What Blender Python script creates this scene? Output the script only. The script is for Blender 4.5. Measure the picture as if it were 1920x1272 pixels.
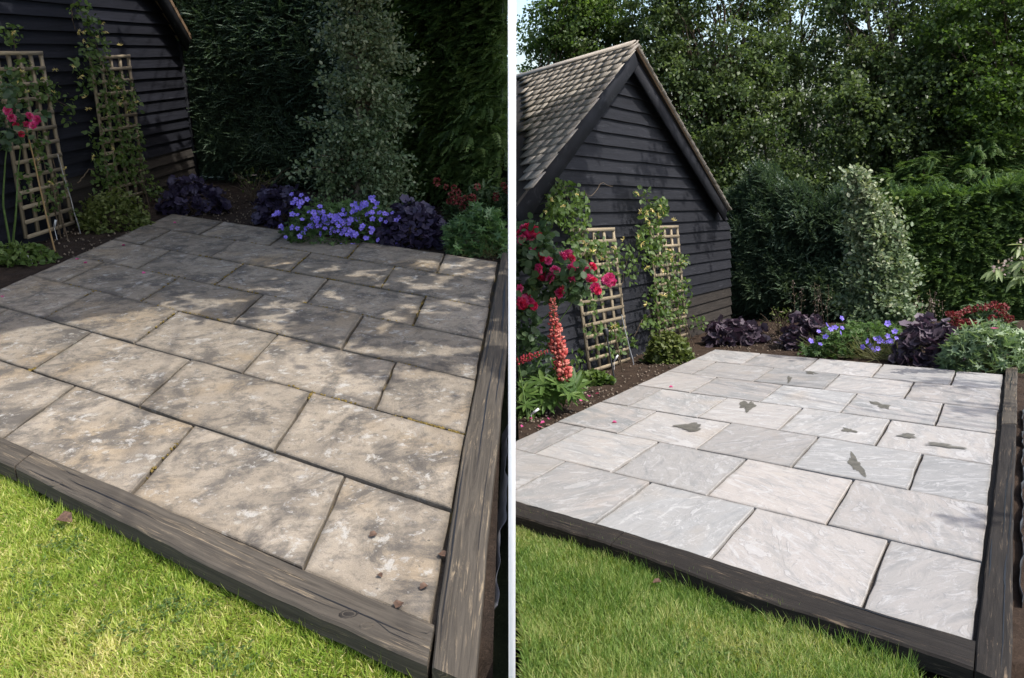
import bpy, math, random
import numpy as np
from mathutils import Matrix, Vector

for o in list(bpy.data.objects):
    bpy.data.objects.remove(o)
SC = bpy.context.scene
COL = SC.collection
rad = math.radians

# ------------------------------------------------------------------ camera
F = 1500.0                       # focal length in photo pixels (photo 1920 x 1272)
CAMZ = 1.75
PITCH = math.atan((636 - 254) / F)
cam_d = bpy.data.cameras.new('camera')
cam = bpy.data.objects.new('camera', cam_d)
COL.objects.link(cam)
cam_d.sensor_fit = 'HORIZONTAL'
cam_d.sensor_width = 36.0
cam_d.lens = F / 1920 * 36
cam_d.clip_start = 0.05
cam_d.clip_end = 1000
cam.location = (0, 0, CAMZ)
cam.rotation_euler = (math.pi / 2 - PITCH, 0, 0)
SC.camera = cam

# ------------------------------------------------------------------ sky, sun, exposure
SUN_AZ = rad(122)                # degrees to the right of straight ahead
SUN_EL = rad(57)
w = bpy.data.worlds.new('World')
SC.world = w
w.use_nodes = True
wn = w.node_tree.nodes
sky = wn.new('ShaderNodeTexSky')
sky.sky_type = 'NISHITA'
sky.sun_disc = False
sky.sun_elevation = SUN_EL
sky.sun_rotation = SUN_AZ
sky.air_density = 1.0
sky.dust_density = 3.0
sky.ozone_density = 1.0
wn['Background'].inputs[1].default_value = 0.15
w.node_tree.links.new(sky.outputs[0], wn['Background'].inputs[0])
sd = bpy.data.lights.new('sun', 'SUN')
sd.energy = 2.15
sd.angle = rad(0.55)
sd.color = (1.0, 0.965, 0.915)
so = bpy.data.objects.new('sun', sd)
COL.objects.link(so)
sun_dir = Vector((math.sin(SUN_AZ) * math.cos(SUN_EL), math.cos(SUN_AZ) * math.cos(SUN_EL), math.sin(SUN_EL)))
so.rotation_euler = sun_dir.to_track_quat('Z', 'Y').to_euler()
so.location = sun_dir * 30
SC.view_settings.view_transform = 'Standard'
SC.view_settings.look = 'None'
SC.view_settings.exposure = 1.2
SC.view_settings.gamma = 1.0
SC.view_settings.use_curve_mapping = False
SC.render.engine = 'CYCLES'
SC.cycles.max_bounces = 10
SC.cycles.diffuse_bounces = 7
SC.cycles.transmission_bounces = 7
SC.cycles.transparent_max_bounces = 6

# ------------------------------------------------------------------ the two gardens' ground planes
# each garden lies on its own gently sloping plot (about 5 degrees); the helper turns a photo
# pixel into a point on that plot
def basis(p, roll):
    Rt = np.array([1.0, 0, 0]); Fw = np.array([0, math.cos(p), -math.sin(p)]); U = np.array([0, math.sin(p), math.cos(p)])
    return np.column_stack([math.cos(roll) * Rt - math.sin(roll) * U, math.cos(roll) * U + math.sin(roll) * Rt, Fw])
CAM = np.array([0, 0, CAMZ])
BW = basis(PITCH, 0)
class Plot:
    def __init__(s, horizon, roll, sign):
        s.B = basis(math.atan((636 - horizon) / F), roll)
        s.R = BW @ s.B.T
        s.sign = sign
        m = Matrix.Identity(4)
        t = CAM - s.R @ CAM
        for i in range(3):
            for j in range(3):
                m[i][j] = s.R[i, j]
            m[i][3] = t[i]
        s.M = m
    def ray(s, x, y):
        return s.B @ np.array([(x - 960) / F, -(y - 636) / F, 1.0])
    def g(s, x, y, z=0.0):                 # on the plot, z metres above it
        d = s.ray(x, y); return CAM + d * ((z - CAMZ) / d[2])
    def at(s, x, y, Y):                    # at plot depth Y
        d = s.ray(x, y); return CAM + d * (Y / d[1])
    def on(s, x, y, P, n):                 # on a plane
        d = s.ray(x, y); return CAM + d * (np.dot(np.asarray(P) - CAM, n) / np.dot(d, n))
    def proj(s, P):
        q = (np.atleast_2d(P) - CAM) @ s.B
        return 960 + F * q[:, 0] / q[:, 2], 636 - F * q[:, 1] / q[:, 2]
    def wx(s, P):
        return (np.atleast_2d(P) - CAM) @ s.R.T[:, 0]
    def keep(s, P, m=0.03):                # on this garden's side of the boundary
        return s.wx(P) * s.sign > m
L = Plot(97.0, 0.0, -1)
R = Plot(433.0, rad(2.64), 1)

# ------------------------------------------------------------------ materials
MATS = {}
def newmat(name):
    m = bpy.data.materials.new(name); m.use_nodes = True
    nt = m.node_tree
    for n in list(nt.nodes):
        if n.type == 'BSDF_PRINCIPLED': b = n
        if n.type == 'OUTPUT_MATERIAL': out = n
    MATS[name] = m
    return m, nt, b, out
class NB:                                  # tiny node builder
    def __init__(s, nt): s.nt = nt
    def n(s, t, **kw):
        nd = s.nt.nodes.new(t)
        for k, v in kw.items():
            if k.startswith('i_'):
                nd.inputs[k[2:].replace('_', ' ')].default_value = v
            else: setattr(nd, k, v)
        return nd
    def l(s, a, b): s.nt.links.new(a, b)
    def noise(s, vec, scale, detail=4, rough=.55, dist=0.0):
        nd = s.n('ShaderNodeTexNoise'); nd.inputs['Scale'].default_value = scale; nd.inputs['Detail'].default_value = detail
        nd.inputs['Roughness'].default_value = rough; nd.inputs['Distortion'].default_value = dist
        if vec is not None: s.l(vec, nd.inputs['Vector'])
        return nd.outputs['Fac']
    def ramp(s, fac, stops, interp='LINEAR'):
        nd = s.n('ShaderNodeValToRGB'); cr = nd.color_ramp; cr.interpolation = interp
        while len(cr.elements) < len(stops): cr.elements.new(.5)
        for e, (p, c) in zip(cr.elements, stops):
            e.position = p; e.color = (*c, 1) if len(c) == 3 else c
        s.l(fac, nd.inputs[0]); return nd.outputs[0]
    def val(s, fac, a, b):                 # clamped map to 0..1
        nd = s.n('ShaderNodeMapRange'); nd.inputs[1].default_value = a; nd.inputs[2].default_value = b
        s.l(fac, nd.inputs[0]); return nd.outputs[0]
    def mix(s, fac, a, b, mode='MIX'):
        nd = s.n('ShaderNodeMix', data_type='RGBA', blend_type=mode)
        for sock, v in ((nd.inputs[0], fac), (nd.inputs[6], a), (nd.inputs[7], b)):
            if hasattr(v, 'type') and hasattr(v, 'links'): s.l(v, sock)
            elif isinstance(v, (int, float)): sock.default_value = v
            else: sock.default_value = (*v, 1)
        return nd.outputs[2]
    def math(s, op, a, b=0.0):
        nd = s.n('ShaderNodeMath', operation=op)
        for sock, v in ((nd.inputs[0], a), (nd.inputs[1], b)):
            if hasattr(v, 'links'): s.l(v, sock)
            else: sock.default_value = v
        return nd.outputs[0]
    def scale(s, vec, sc):
        nd = s.n('ShaderNodeMapping'); nd.inputs['Scale'].default_value = sc; s.l(vec, nd.inputs[0]); return nd.outputs[0]
    def bump(s, h, strength, dist, bsdf):
        nd = s.n('ShaderNodeBump'); nd.inputs['Strength'].default_value = strength; nd.inputs['Distance'].default_value = dist
        s.l(h, nd.inputs['Height']); s.l(nd.outputs[0], bsdf.inputs['Normal'])

def leafmat(name, cols, trans=0.35, rough=0.5, spec=0.35, tcol=None, sheen=0):
    m, nt, b, out = newmat(name); q = NB(nt)
    at = q.n('ShaderNodeAttribute', attribute_name='rnd')
    n = len(cols)
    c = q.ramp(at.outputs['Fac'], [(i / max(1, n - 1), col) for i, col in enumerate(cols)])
    q.l(c, b.inputs['Base Color'])
    b.inputs['Roughness'].default_value = rough
    b.inputs['Specular IOR Level'].default_value = spec
    tr = q.n('ShaderNodeBsdfTranslucent')
    tc = q.mix(1.0, c, tcol or (1.25, 1.35, .7), 'MULTIPLY')
    q.l(tc, tr.inputs[0])
    ms = q.n('ShaderNodeMixShader'); ms.inputs[0].default_value = trans
    q.l(b.outputs[0], ms.inputs[1]); q.l(tr.outputs[0], ms.inputs[2]); q.l(ms.outputs[0], out.inputs[0])
    return m
def plain(name, col, rough=.6, spec=.4, metal=0, var=0.25, nscale=30):
    m, nt, b, out = newmat(name); q = NB(nt)
    tc = q.n('ShaderNodeTexCoord')
    f = q.noise(tc.outputs['Object'], nscale, 3)
    d = tuple(c * (1 - var) for c in col); l = tuple(min(1, c * (1 + var)) for c in col)
    q.l(q.ramp(f, [(.3, d), (.7, l)]), b.inputs['Base Color'])
    b.inputs['Roughness'].default_value = rough; b.inputs['Specular IOR Level'].default_value = spec; b.inputs['Metallic'].default_value = metal
    return m

def slabcoords(q):
    tc = q.n('ShaderNodeTexCoord'); oi = q.n('ShaderNodeObjectInfo')
    sh = q.n('ShaderNodeVectorMath', operation='ADD')
    comb = q.n('ShaderNodeCombineXYZ')
    q.l(q.math('MULTIPLY', oi.outputs['Random'], 37.0), comb.inputs[0]); q.l(q.math('MULTIPLY', oi.outputs['Random'], 91.0), comb.inputs[1])
    q.l(tc.outputs['Object'], sh.inputs[0]); q.l(comb.outputs[0], sh.inputs[1])
    vr = q.n('ShaderNodeVectorRotate', rotation_type='Z_AXIS')
    q.l(sh.outputs[0], vr.inputs['Vector']); q.l(q.math('MULTIPLY', oi.outputs['Random'], 29.0), vr.inputs['Angle'])
    return vr.outputs[0], oi.outputs['Random'], tc.outputs['Object']

def stone_dirty():
    m, nt, b, out = newmat('stone_dirty'); q = NB(nt)
    v, rnd, ob = slabcoords(q)
    n1 = q.noise(v, 2.6, 6, .6, .8)
    col = q.ramp(n1, [(.25, (.255, .215, .165)), (.45, (.385, .315, .225)), (.6, (.46, .38, .275)), (.8, (.36, .31, .24))])
    # ochre stain
    col = q.mix(q.val(q.noise(v, 1.7, 3, .5, .4), .52, .75), col, (.43, .31, .17))
    # dark grey algae blotches
    n2 = q.noise(v, 3.8, 10, .74, .5)
    col = q.mix(q.math('MULTIPLY', q.val(n2, .48, .6), .9), col, (.135, .118, .098))
    n5 = q.noise(v, 16.0, 9, .76, .3)
    col = q.mix(q.math('MULTIPLY', q.val(n5, .5, .62), .75), col, (.19, .165, .135))
    # pale lichen crusts
    n3 = q.noise(v, 9.5, 10, .78, .35)
    col = q.mix(q.math('MULTIPLY', q.val(n3, .56, .62), .75), col, (.60, .57, .50))
    vo = q.n('ShaderNodeTexVoronoi'); vo.inputs['Scale'].default_value = 9.0; vo.inputs['Randomness'].default_value = 1.0; q.l(v, vo.inputs['Vector'])
    spots = q.math('MULTIPLY', q.val(vo.outputs['Distance'], .17, .12), q.val(q.noise(v, 3.0, 2), .5, .56))
    col = q.mix(q.math('MULTIPLY', spots, .55), col, (.58, .54, .44))
    vo2 = q.n('ShaderNodeTexVoronoi'); vo2.inputs['Scale'].default_value = 24.0; q.l(v, vo2.inputs['Vector'])
    sp2 = q.math('MULTIPLY', q.val(vo2.outputs['Distance'], .2, .15), q.val(q.noise(v, 4.0, 3), .52, .57))
    col = q.mix(q.math('MULTIPLY', sp2, .6), col, (.50, .47, .40))
    sp3 = q.math('MULTIPLY', q.val(vo2.outputs['Distance'], .16, .12), q.val(q.noise(v, 5.0, 3, .5, 2), .42, .38))
    col = q.mix(q.math('MULTIPLY', sp3, .7), col, (.10, .092, .08))
    # dark pits
    sp = q.noise(v, 70, 3, .7)
    col = q.mix(q.math('MULTIPLY', q.val(sp, .62, .72), .7), col, (.11, .10, .085))
    gr = q.noise(v, 220, 3, .7)
    col = q.mix(.45, col, q.ramp(gr, [(.3, (.25, .25, .25)), (.7, (.75, .75, .75))]), 'OVERLAY')
    ed = q.n('ShaderNodeAttribute', attribute_name='edge')
    col = q.mix(q.math('MULTIPLY', q.val(q.math('ADD', ed.outputs['Fac'], q.math('MULTIPLY', q.noise(v, 9, 6, .7), 1.3)), 1.1, 1.85), .6), col, (.115, .095, .07))
    hs = q.n('ShaderNodeHueSaturation'); q.l(col, hs.inputs['Color']); q.l(q.math('ADD', q.math('MULTIPLY', rnd, .18), .50), hs.inputs['Value']); hs.inputs['Saturation'].default_value = .88
    q.l(hs.outputs[0], b.inputs['Base Color'])
    b.inputs['Roughness'].default_value = .9; b.inputs['Specular IOR Level'].default_value = .25
    st = q.noise(q.scale(v, (1, 2.2, 1)), 3.2, 7, .62, 1.0)
    steps = q.ramp(st, [(.3, (0, 0, 0)), (.42, (.3, .3, .3)), (.44, (.45, .45, .45)), (.55, (.6, .6, .6)), (.57, (.8, .8, .8)), (.7, (1, 1, 1))])
    h = q.math('ADD', q.math('MULTIPLY', steps, .7), q.math('MULTIPLY', gr, .28))
    q.bump(h, .55, .012, b)
    return m
def stone_clean():
    m, nt, b, out = newmat('stone_clean'); q = NB(nt)
    v, rnd, ob = slabcoords(q)
    tone = q.ramp(q.math('FRACT', q.math('MULTIPLY', rnd, 7.31)), [(0, (.33, .335, .325)), (.35, (.43, .425, .405)), (.6, (.56, .51, .455)), (1, (.37, .37, .355))])
    warm = q.ramp(q.math('FRACT', q.math('MULTIPLY', rnd, 13.7)), [(0, (.50, .475, .44)), (.5, (.58, .52, .465)), (1, (.44, .44, .425))])
    n1 = q.noise(q.scale(v, (1, 2.4, 1)), 1.9, 5, .58, 1.1)
    col = q.mix(q.val(n1, .36, .64), tone, warm)
    # riven strata: streaks across the slab
    n2 = q.noise(q.scale(v, (1, 3.6, 1)), 3.0, 9, .7, .9)
    col = q.mix(q.math('MULTIPLY', q.val(n2, .49, .66), .6), col, (.31, .315, .31))
    n3 = q.noise(q.scale(v, (1, 2.6, 1)), 3.6, 9, .68, 1.6)
    col = q.mix(q.math('MULTIPLY', q.val(n3, .55, .66), .7), col, (.66, .645, .62))
    # pale worn lenses with crisp edges
    n4 = q.noise(q.scale(v, (1, 1.8, 1)), 2.3, 5, .55, 2.2)
    lens = q.math('MULTIPLY', q.val(n4, .6, .625), .42)
    col = q.mix(lens, col, (.68, .665, .645))
    ring = q.math('MULTIPLY', q.val(n4, .575, .59), q.val(n4, .61, .597))
    col = q.mix(q.math('MULTIPLY', ring, .4), col, (.33, .33, .325))
    r2 = q.noise(v, 2.8, 6, .6, 1.6)
    line = q.math('MULTIPLY', q.val(r2, .492, .5), q.val(r2, .508, .5))
    col = q.mix(q.math('MULTIPLY', line, .5), col, (.72, .71, .69))
    col = q.mix(q.math('MULTIPLY', q.val(q.noise(v, 1.5, 3, .5, .5), .6, .74), .4), col, (.55, .45, .34))
    gr = q.noise(v, 180, 3, .7)
    col = q.mix(.2, col, q.ramp(gr, [(.3, (.3, .3, .3)), (.7, (.7, .7, .7))]), 'OVERLAY')
    ed = q.n('ShaderNodeAttribute', attribute_name='edge')
    col = q.mix(q.math('MULTIPLY', q.val(q.math('ADD', ed.outputs['Fac'], q.math('MULTIPLY', q.noise(v, 8, 6, .7), 1.3)), 1.2, 1.8), .4), col, (.27, .235, .19))
    hs = q.n('ShaderNodeHueSaturation'); q.l(col, hs.inputs['Color']); q.l(q.math('ADD', q.math('MULTIPLY', q.math('FRACT', q.math('MULTIPLY', rnd, 5.17)), .16), .54), hs.inputs['Value']); hs.inputs['Saturation'].default_value = .9
    q.l(hs.outputs[0], b.inputs['Base Color'])
    b.inputs['Roughness'].default_value = .78; b.inputs['Specular IOR Level'].default_value = .3
    steps = q.ramp(n4, [(.3, (0, 0, 0)), (.44, (.25, .25, .25)), (.46, (.45, .45, .45)), (.59, (.55, .55, .55)), (.62, (.9, .9, .9)), (.75, (1, 1, 1))])
    h = q.math('ADD', q.math('MULTIPLY', steps, .6), q.math('MULTIPLY', n2, .5))
    q.bump(h, .42, .012, b)
    return m
def wood(name, dark, mid, worn, wornamt, paint=None):
    m, nt, b, out = newmat(name); q = NB(nt)
    tc = q.n('ShaderNodeTexCoord'); oi = q.n('ShaderNodeObjectInfo')
    sh = q.n('ShaderNodeVectorMath', operation='ADD'); cb = q.n('ShaderNodeCombineXYZ')
    q.l(q.math('MULTIPLY', oi.outputs['Random'], 53.0), cb.inputs[0]); q.l(q.math('MULTIPLY', oi.outputs['Random'], 17.0), cb.inputs[2])
    q.l(tc.outputs['UV'], sh.inputs[0]); q.l(cb.outputs[0], sh.inputs[1]); v = sh.outputs[0]
    g = q.noise(q.scale(v, (1.1, 26, 1)), 1.6, 8, .68, 1.2)
    col = q.ramp(g, [(.32, dark), (.68, mid)])
    big = q.noise(q.scale(v, (1.2, 4, 1)), 1.5, 4, .5, .3)
    col = q.mix(q.math('MULTIPLY', q.val(big, .4, .72), .55), col, tuple(c * .62 for c in mid))
    g2 = q.noise(q.scale(v, (1.7, 34, 1)), 2.0, 9, .78, 1.2)
    wm = q.math('MULTIPLY', q.val(g2, .6 - .12 * wornamt, .68 - .08 * wornamt), q.val(q.noise(q.scale(v, (1.5, 5, 1)), 1.9, 5, .6), .42, .58))
    col = q.mix(q.math('MULTIPLY', wm, .85), col, worn)
    hs = q.n('ShaderNodeHueSaturation'); q.l(col, hs.inputs['Color']); q.l(q.math('ADD', q.math('MULTIPLY', oi.outputs['Random'], .35), .82), hs.inputs['Value'])
    q.l(hs.outputs[0], b.inputs['Base Color'])
    b.inputs['Roughness'].default_value = .8; b.inputs['Specular IOR Level'].default_value = .16
    q.bump(q.math('ADD', g, q.math('MULTIPLY', g2, .6)), .5, .004, b)
    return m
def soilmat(name, dark, mid):
    m, nt, b, out = newmat(name); q = NB(nt)
    tc = q.n('ShaderNodeTexCoord')
    a = q.noise(tc.outputs['Object'], 9, 8, .7); c = q.noise(tc.outputs['Object'], 70, 5, .75)
    col = q.ramp(a, [(.3, dark), (.7, mid)])
    col = q.mix(q.math('MULTIPLY', q.val(c, .58, .7), .6), col, tuple(min(1, x * 2.2) for x in mid))
    col = q.mix(q.math('MULTIPLY', q.val(c, .42, .3), .6), col, tuple(x * .4 for x in dark))
    q.l(col, b.inputs['Base Color']); b.inputs['Roughness'].default_value = .95; b.inputs['Specular IOR Level'].default_value = .15
    q.bump(c, .8, .02, b)
    return m
def jointmat(name, base, moss, amt):
    m, nt, b, out = newmat(name); q = NB(nt)
    tc = q.n('ShaderNodeTexCoord')
    a = q.noise(tc.outputs['Object'], 2.2, 4, .6); c = q.noise(tc.outputs['Object'], 60, 4, .7)
    col = q.mix(q.math('MULTIPLY', q.val(a, .62 - amt, .72 - amt), .9), base, moss)
    col = q.mix(.6, col, q.ramp(c, [(.3, (.12, .12, .12)), (.7, (.8, .8, .8))]), 'OVERLAY')
    q.l(col, b.inputs['Base Color']); b.inputs['Roughness'].default_value = .95; q.bump(c, .9, .01, b)
    return m
stone_dirty(); stone_clean()
wood('sleeper_wood', (.042, .036, .029), (.108, .092, .072), (.31, .24, .155), .55)
wood('sleeper_wood_dark', (.014, .012, .0105), (.036, .031, .026), (.22, .165, .11), .35)
wood('board_black', (.0065, .007, .010), (.0145, .0155, .022), (.04, .04, .05), .15)
wood('board_charcoal', (.0085, .009, .011), (.020, .021, .026), (.06, .062, .07), .35)
wood('board_worn', (.020, .018, .016), (.044, .038, .033), (.09, .078, .065), .5)
wood('trellis_wood', (.17, .135, .09), (.34, .28, .19), (.42, .35, .25), .5)
wood('shingle_wood', (.19, .165, .135), (.40, .355, .295), (.52, .475, .41), .6)
wood('shingle_edge', (.10, .065, .04), (.22, .15, .095), (.34, .25, .17), .5)
wood('cane', (.30, .19, .085), (.46, .31, .15), (.5, .36, .2), .3)
soilmat('soil_dark', (.018, .013, .010), (.048, .034, .025))
soilmat('soil_brown', (.026, .017, .012), (.062, .042, .029))
soilmat('lawn_soil', (.10, .095, .03), (.21, .20, .07))
soilmat('lawn_soil_green', (.07, .085, .025), (.15, .165, .055))
soilmat('woodland', (.03, .04, .02), (.065, .075, .035))
jointmat('joint_moss', (.06, .047, .033), (.14, .10, .032), .13)
jointmat('joint_dark', (.05, .04, .03), (.075, .052, .03), .0)
plain('white_paint', (.82, .82, .81), .45, .4, 0, .02)
leafmat('opal_white', [(.93, .93, .92), (.93, .93, .92)], .6, .4, .3, (1, 1, 1))
plain('membrane', (.014, .014, .016), .35, .5, 0, .3, 12)
plain('membrane_grey', (.12, .12, .125), .42, .5, 0, .3, 9)
plain('bark', (.085, .062, .043), .9, .2, 0, .5, 18)
plain('bark_grey', (.13, .11, .085), .9, .2, 0, .45, 14)
plain('twig', (.10, .075, .05), .85, .2, 0, .4, 40)
plain('green_stem', (.08, .13, .035), .6, .3, 0, .3, 30)
plain('black_metal', (.012, .012, .013), .4, .5, 0, .2)
plain('grey_metal', (.45, .46, .47), .35, .5, .6, .15)
plain('tag_white', (.75, .76, .77), .5, .4, 0, .05)
plain('wet_stone', (.115, .108, .088), .6, .3, 0, .3, 18)
def softwet():
    m = MATS['wet_stone']; nt = m.node_tree; q = NB(nt)
    b = [n for n in nt.nodes if n.type == 'BSDF_PRINCIPLED'][0]; out = [n for n in nt.nodes if n.type == 'OUTPUT_MATERIAL'][0]
    at = q.n('ShaderNodeAttribute', attribute_name='soft'); tc = q.n('ShaderNodeTexCoord')
    f = q.math('MULTIPLY', q.val(q.math('ADD', at.outputs['Fac'], q.math('MULTIPLY', q.math('SUBTRACT', q.noise(tc.outputs['Object'], 22, 5, .7), .5), 1.1)), .25, .6), .86)
    tr = q.n('ShaderNodeBsdfTransparent'); ms = q.n('ShaderNodeMixShader'); q.l(f, ms.inputs[0]); q.l(tr.outputs[0], ms.inputs[1]); q.l(b.outputs[0], ms.inputs[2]); q.l(ms.outputs[0], out.inputs[0])
softwet()
plain('rubble', (.15, .12, .09), .9, .2, 0, .7, 30)
plain('moss', (.14, .10, .03), .95, .1, 0, .6, 45)
plain('dry_leaf', (.085, .05, .032), .7, .3, 0, .5, 60)
leafmat('yew', [(.030, .055, .036), (.060, .096, .058), (.108, .15, .085)], .3, .45, .4)
leafmat('thuja', [(.044, .084, .028), (.084, .142, .042), (.15, .21, .065)], .34, .45, .4)
leafmat('broad', [(.040, .064, .028), (.072, .108, .042), (.115, .155, .058), (.17, .22, .08)], .45, .42, .45, (1.2, 1.3, .75))
leafmat('broad_light', [(.035, .065, .015), (.075, .125, .03), (.14, .20, .05)], .48)
leafmat('holly', [(.035, .065, .025), (.085, .13, .06), (.18, .225, .125), (.42, .43, .29)], .25, .45, .3)
leafmat('holly_dark', [(.04, .075, .03), (.085, .13, .06), (.15, .20, .10), (.34, .36, .23)], .25, .45, .3)
leafmat('heuchera', [(.022, .015, .024), (.045, .032, .046), (.09, .068, .085), (.15, .12, .14)], .12, .5, .2, (1.2, .8, 1.1))
leafmat('heuchera_blue', [(.014, .011, .026), (.028, .022, .048), (.06, .05, .09)], .12, .5, .3, (1.2, .8, 1.1))
leafmat('geranium', [(.035, .075, .022), (.07, .13, .04), (.12, .19, .065)], .35)
leafmat('clump', [(.035, .08, .03), (.07, .14, .05), (.14, .23, .09)], .3, .4, .45)
leafmat('clump_pale', [(.06, .11, .045), (.15, .22, .11), (.32, .40, .25)], .3, .45, .3)
leafmat('box', [(.04, .06, .014), (.08, .11, .025), (.15, .17, .05)], .3)
leafmat('climber', [(.04, .075, .018), (.085, .14, .035), (.15, .21, .06)], .4)
leafmat('rose_leaf', [(.025, .05, .022), (.05, .09, .035), (.10, .15, .07)], .35)
leafmat('lupin_leaf', [(.045, .09, .02), (.085, .15, .035), (.15, .22, .06)], .4)
leafmat('grass_bright', [(.14, .235, .03), (.27, .37, .055), (.43, .48, .11), (.66, .60, .28)], .45, .5, .35, (1.2, 1.2, .5))
leafmat('grass_green', [(.085, .165, .035), (.16, .26, .055), (.26, .34, .10), (.46, .46, .20)], .45, .5, .35, (1.2, 1.2, .5))
leafmat('dry_grass', [(.10, .10, .045), (.18, .17, .08), (.10, .13, .04)], .3)
leafmat('pale_branch', [(.10, .15, .06), (.22, .28, .12), (.40, .44, .26)], .4)
leafmat('rose_red', [(.38, .008, .035), (.50, .02, .07), (.58, .05, .12)], .3, .5, .2, (1.2, .6, .7))
leafmat('rose_pink', [(.46, .02, .12), (.60, .06, .20), (.72, .20, .33)], .3, .5, .2, (1.2, .6, .8))
leafmat('lupin_flower', [(.42, .06, .055), (.54, .12, .10), (.60, .19, .15), (.64, .30, .24)], .3, .5, .2, (1.2, .7, .7))
leafmat('lupin_fade', [(.30, .035, .045), (.45, .07, .08)], .3, .5, .2, (1.2, .7, .7))
leafmat('violet', [(.17, .13, .58), (.25, .19, .72), (.36, .28, .80)], .3, .5, .2, (1, .9, 1.2))
leafmat('yellow', [(.50, .38, .07), (.60, .50, .16), (.70, .62, .30)], .3, .5, .2, (1.1, 1, .7))
leafmat('red_bract', [(.11, .014, .016), (.19, .03, .032), (.28, .09, .075)], .25, .5, .3, (1.2, .6, .6))
leafmat('tiny_cream', [(.30, .22, .20), (.45, .36, .32)], .3)
leafmat('petal_pink', [(.50, .05, .20), (.6, .12, .3)], .3)

# ------------------------------------------------------------------ mesh helpers
BASE = {}
def setprops(o, label=None, cat=None, group=None, kind=None):
    if label: o['label'] = label
    if cat: o['category'] = cat
    if group: o['group'] = group
    if kind: o['kind'] = kind
    return o
def thing(plot, name, label, cat, base, group=None, kind=None):
    o = bpy.data.objects.new(name, None); COL.objects.link(o)
    o.empty_display_size = .1
    base = np.asarray(base, float)
    o.matrix_world = (plot.M if plot else Matrix.Identity(4)) @ Matrix.Translation(Vector(base))
    BASE[o] = base
    return setprops(o, label, cat, group, kind)
def buildmesh(name, V, Fc, mat, uv=None, rnd=None, smooth=False):
    me = bpy.data.meshes.new(name)
    V = np.ascontiguousarray(V, dtype=np.float32)
    if isinstance(Fc, np.ndarray):
        n, k = Fc.shape
        me.vertices.add(len(V)); me.vertices.foreach_set('co', V.ravel())
        me.loops.add(n * k); me.loops.foreach_set('vertex_index', Fc.astype(np.int32).ravel())
        me.polygons.add(n); me.polygons.foreach_set('loop_start', np.arange(0, n * k, k, dtype=np.int32))
        me.polygons.foreach_set('loop_total', np.full(n, k, dtype=np.int32))
        me.update(calc_edges=True)
    else:
        me.from_pydata(V.tolist(), [], Fc); me.update()
    if rnd is not None:
        a = me.attributes.new('rnd', 'FLOAT', 'FACE'); a.data.foreach_set('value', np.asarray(rnd, dtype=np.float32))
    if uv is not None:
        ul = me.uv_layers.new(name='UVMap')
        li = np.zeros(len(me.loops), dtype=np.int32); me.loops.foreach_get('vertex_index', li)
        ul.data.foreach_set('uv', np.asarray(uv, dtype=np.float32)[li].ravel())
    if smooth: me.polygons.foreach_set('use_smooth', np.ones(len(me.polygons), dtype=bool))
    me.materials.append(MATS[mat])
    return me
def part(parent, name, V, Fc, mat, uv=None, rnd=None, smooth=False, label=None, kind=None):
    b = BASE[parent]
    me = buildmesh(name, np.asarray(V, float) - b, Fc, mat, uv, rnd, smooth)
    o = bpy.data.objects.new(name, me); COL.objects.link(o); o.parent = parent
    BASE[o] = b
    return setprops(o, label, None, None, kind)
def solo(plot, name, V, Fc, mat, label, cat=None, group=None, kind=None, uv=None, rnd=None, smooth=False, base=None):
    V = np.asarray(V, float)
    if base is None: base = np.array([V[:, 0].mean(), V[:, 1].mean(), V[:, 2].min()])
    me = buildmesh(name, V - base, Fc, mat, uv, rnd, smooth)
    o = bpy.data.objects.new(name, me); COL.objects.link(o)
    o.matrix_world = (plot.M if plot else Matrix.Identity(4)) @ Matrix.Translation(Vector(base)); BASE[o] = base
    return setprops(o, label, cat, group, kind)
def inst(parent, name, me, loc, Rm=None, s=1.0):       # a part that shares mesh data
    o = bpy.data.objects.new(name, me); COL.objects.link(o); o.parent = parent
    m = Matrix.Identity(4)
    if Rm is not None:
        for i in range(3):
            for j in range(3): m[i][j] = float(Rm[i][j]) * s
    else:
        m = Matrix.Scale(s, 4)
    l = np.asarray(loc) - BASE[parent]
    for i in range(3): m[i][3] = l[i]
    o.matrix_local = m
    BASE[o] = BASE[parent]
    return o
def norm(a): 
    a = np.asarray(a, float); return a / (np.linalg.norm(a, axis=-1, keepdims=True) + 1e-9)
def frames(d, n):                                       # columns: width, length, normal
    y = norm(d); z = norm(n - y * np.sum(n * y, -1, keepdims=True)); x = np.cross(y, z)
    return np.stack([x, y, z], -1)
def scatter(proto, pos, Rm, s):
    PV, PF = proto; k = len(PV); N = len(pos)
    V = np.einsum('nij,kj->nki', Rm, PV) * np.asarray(s).reshape(-1, 1, 1) + pos[:, None, :]
    Fc = (PF[None] + (np.arange(N) * k)[:, None, None]).reshape(-1, PF.shape[1])
    return V.reshape(-1, 3), Fc
def merge(*parts):
    Vs, Fs, off = [], [], 0
    for V, Fc in parts:
        Vs.append(np.asarray(V, float)); Fs.append(np.asarray(Fc) + off); off += len(V)
    return np.vstack(Vs), np.vstack(Fs)
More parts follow.
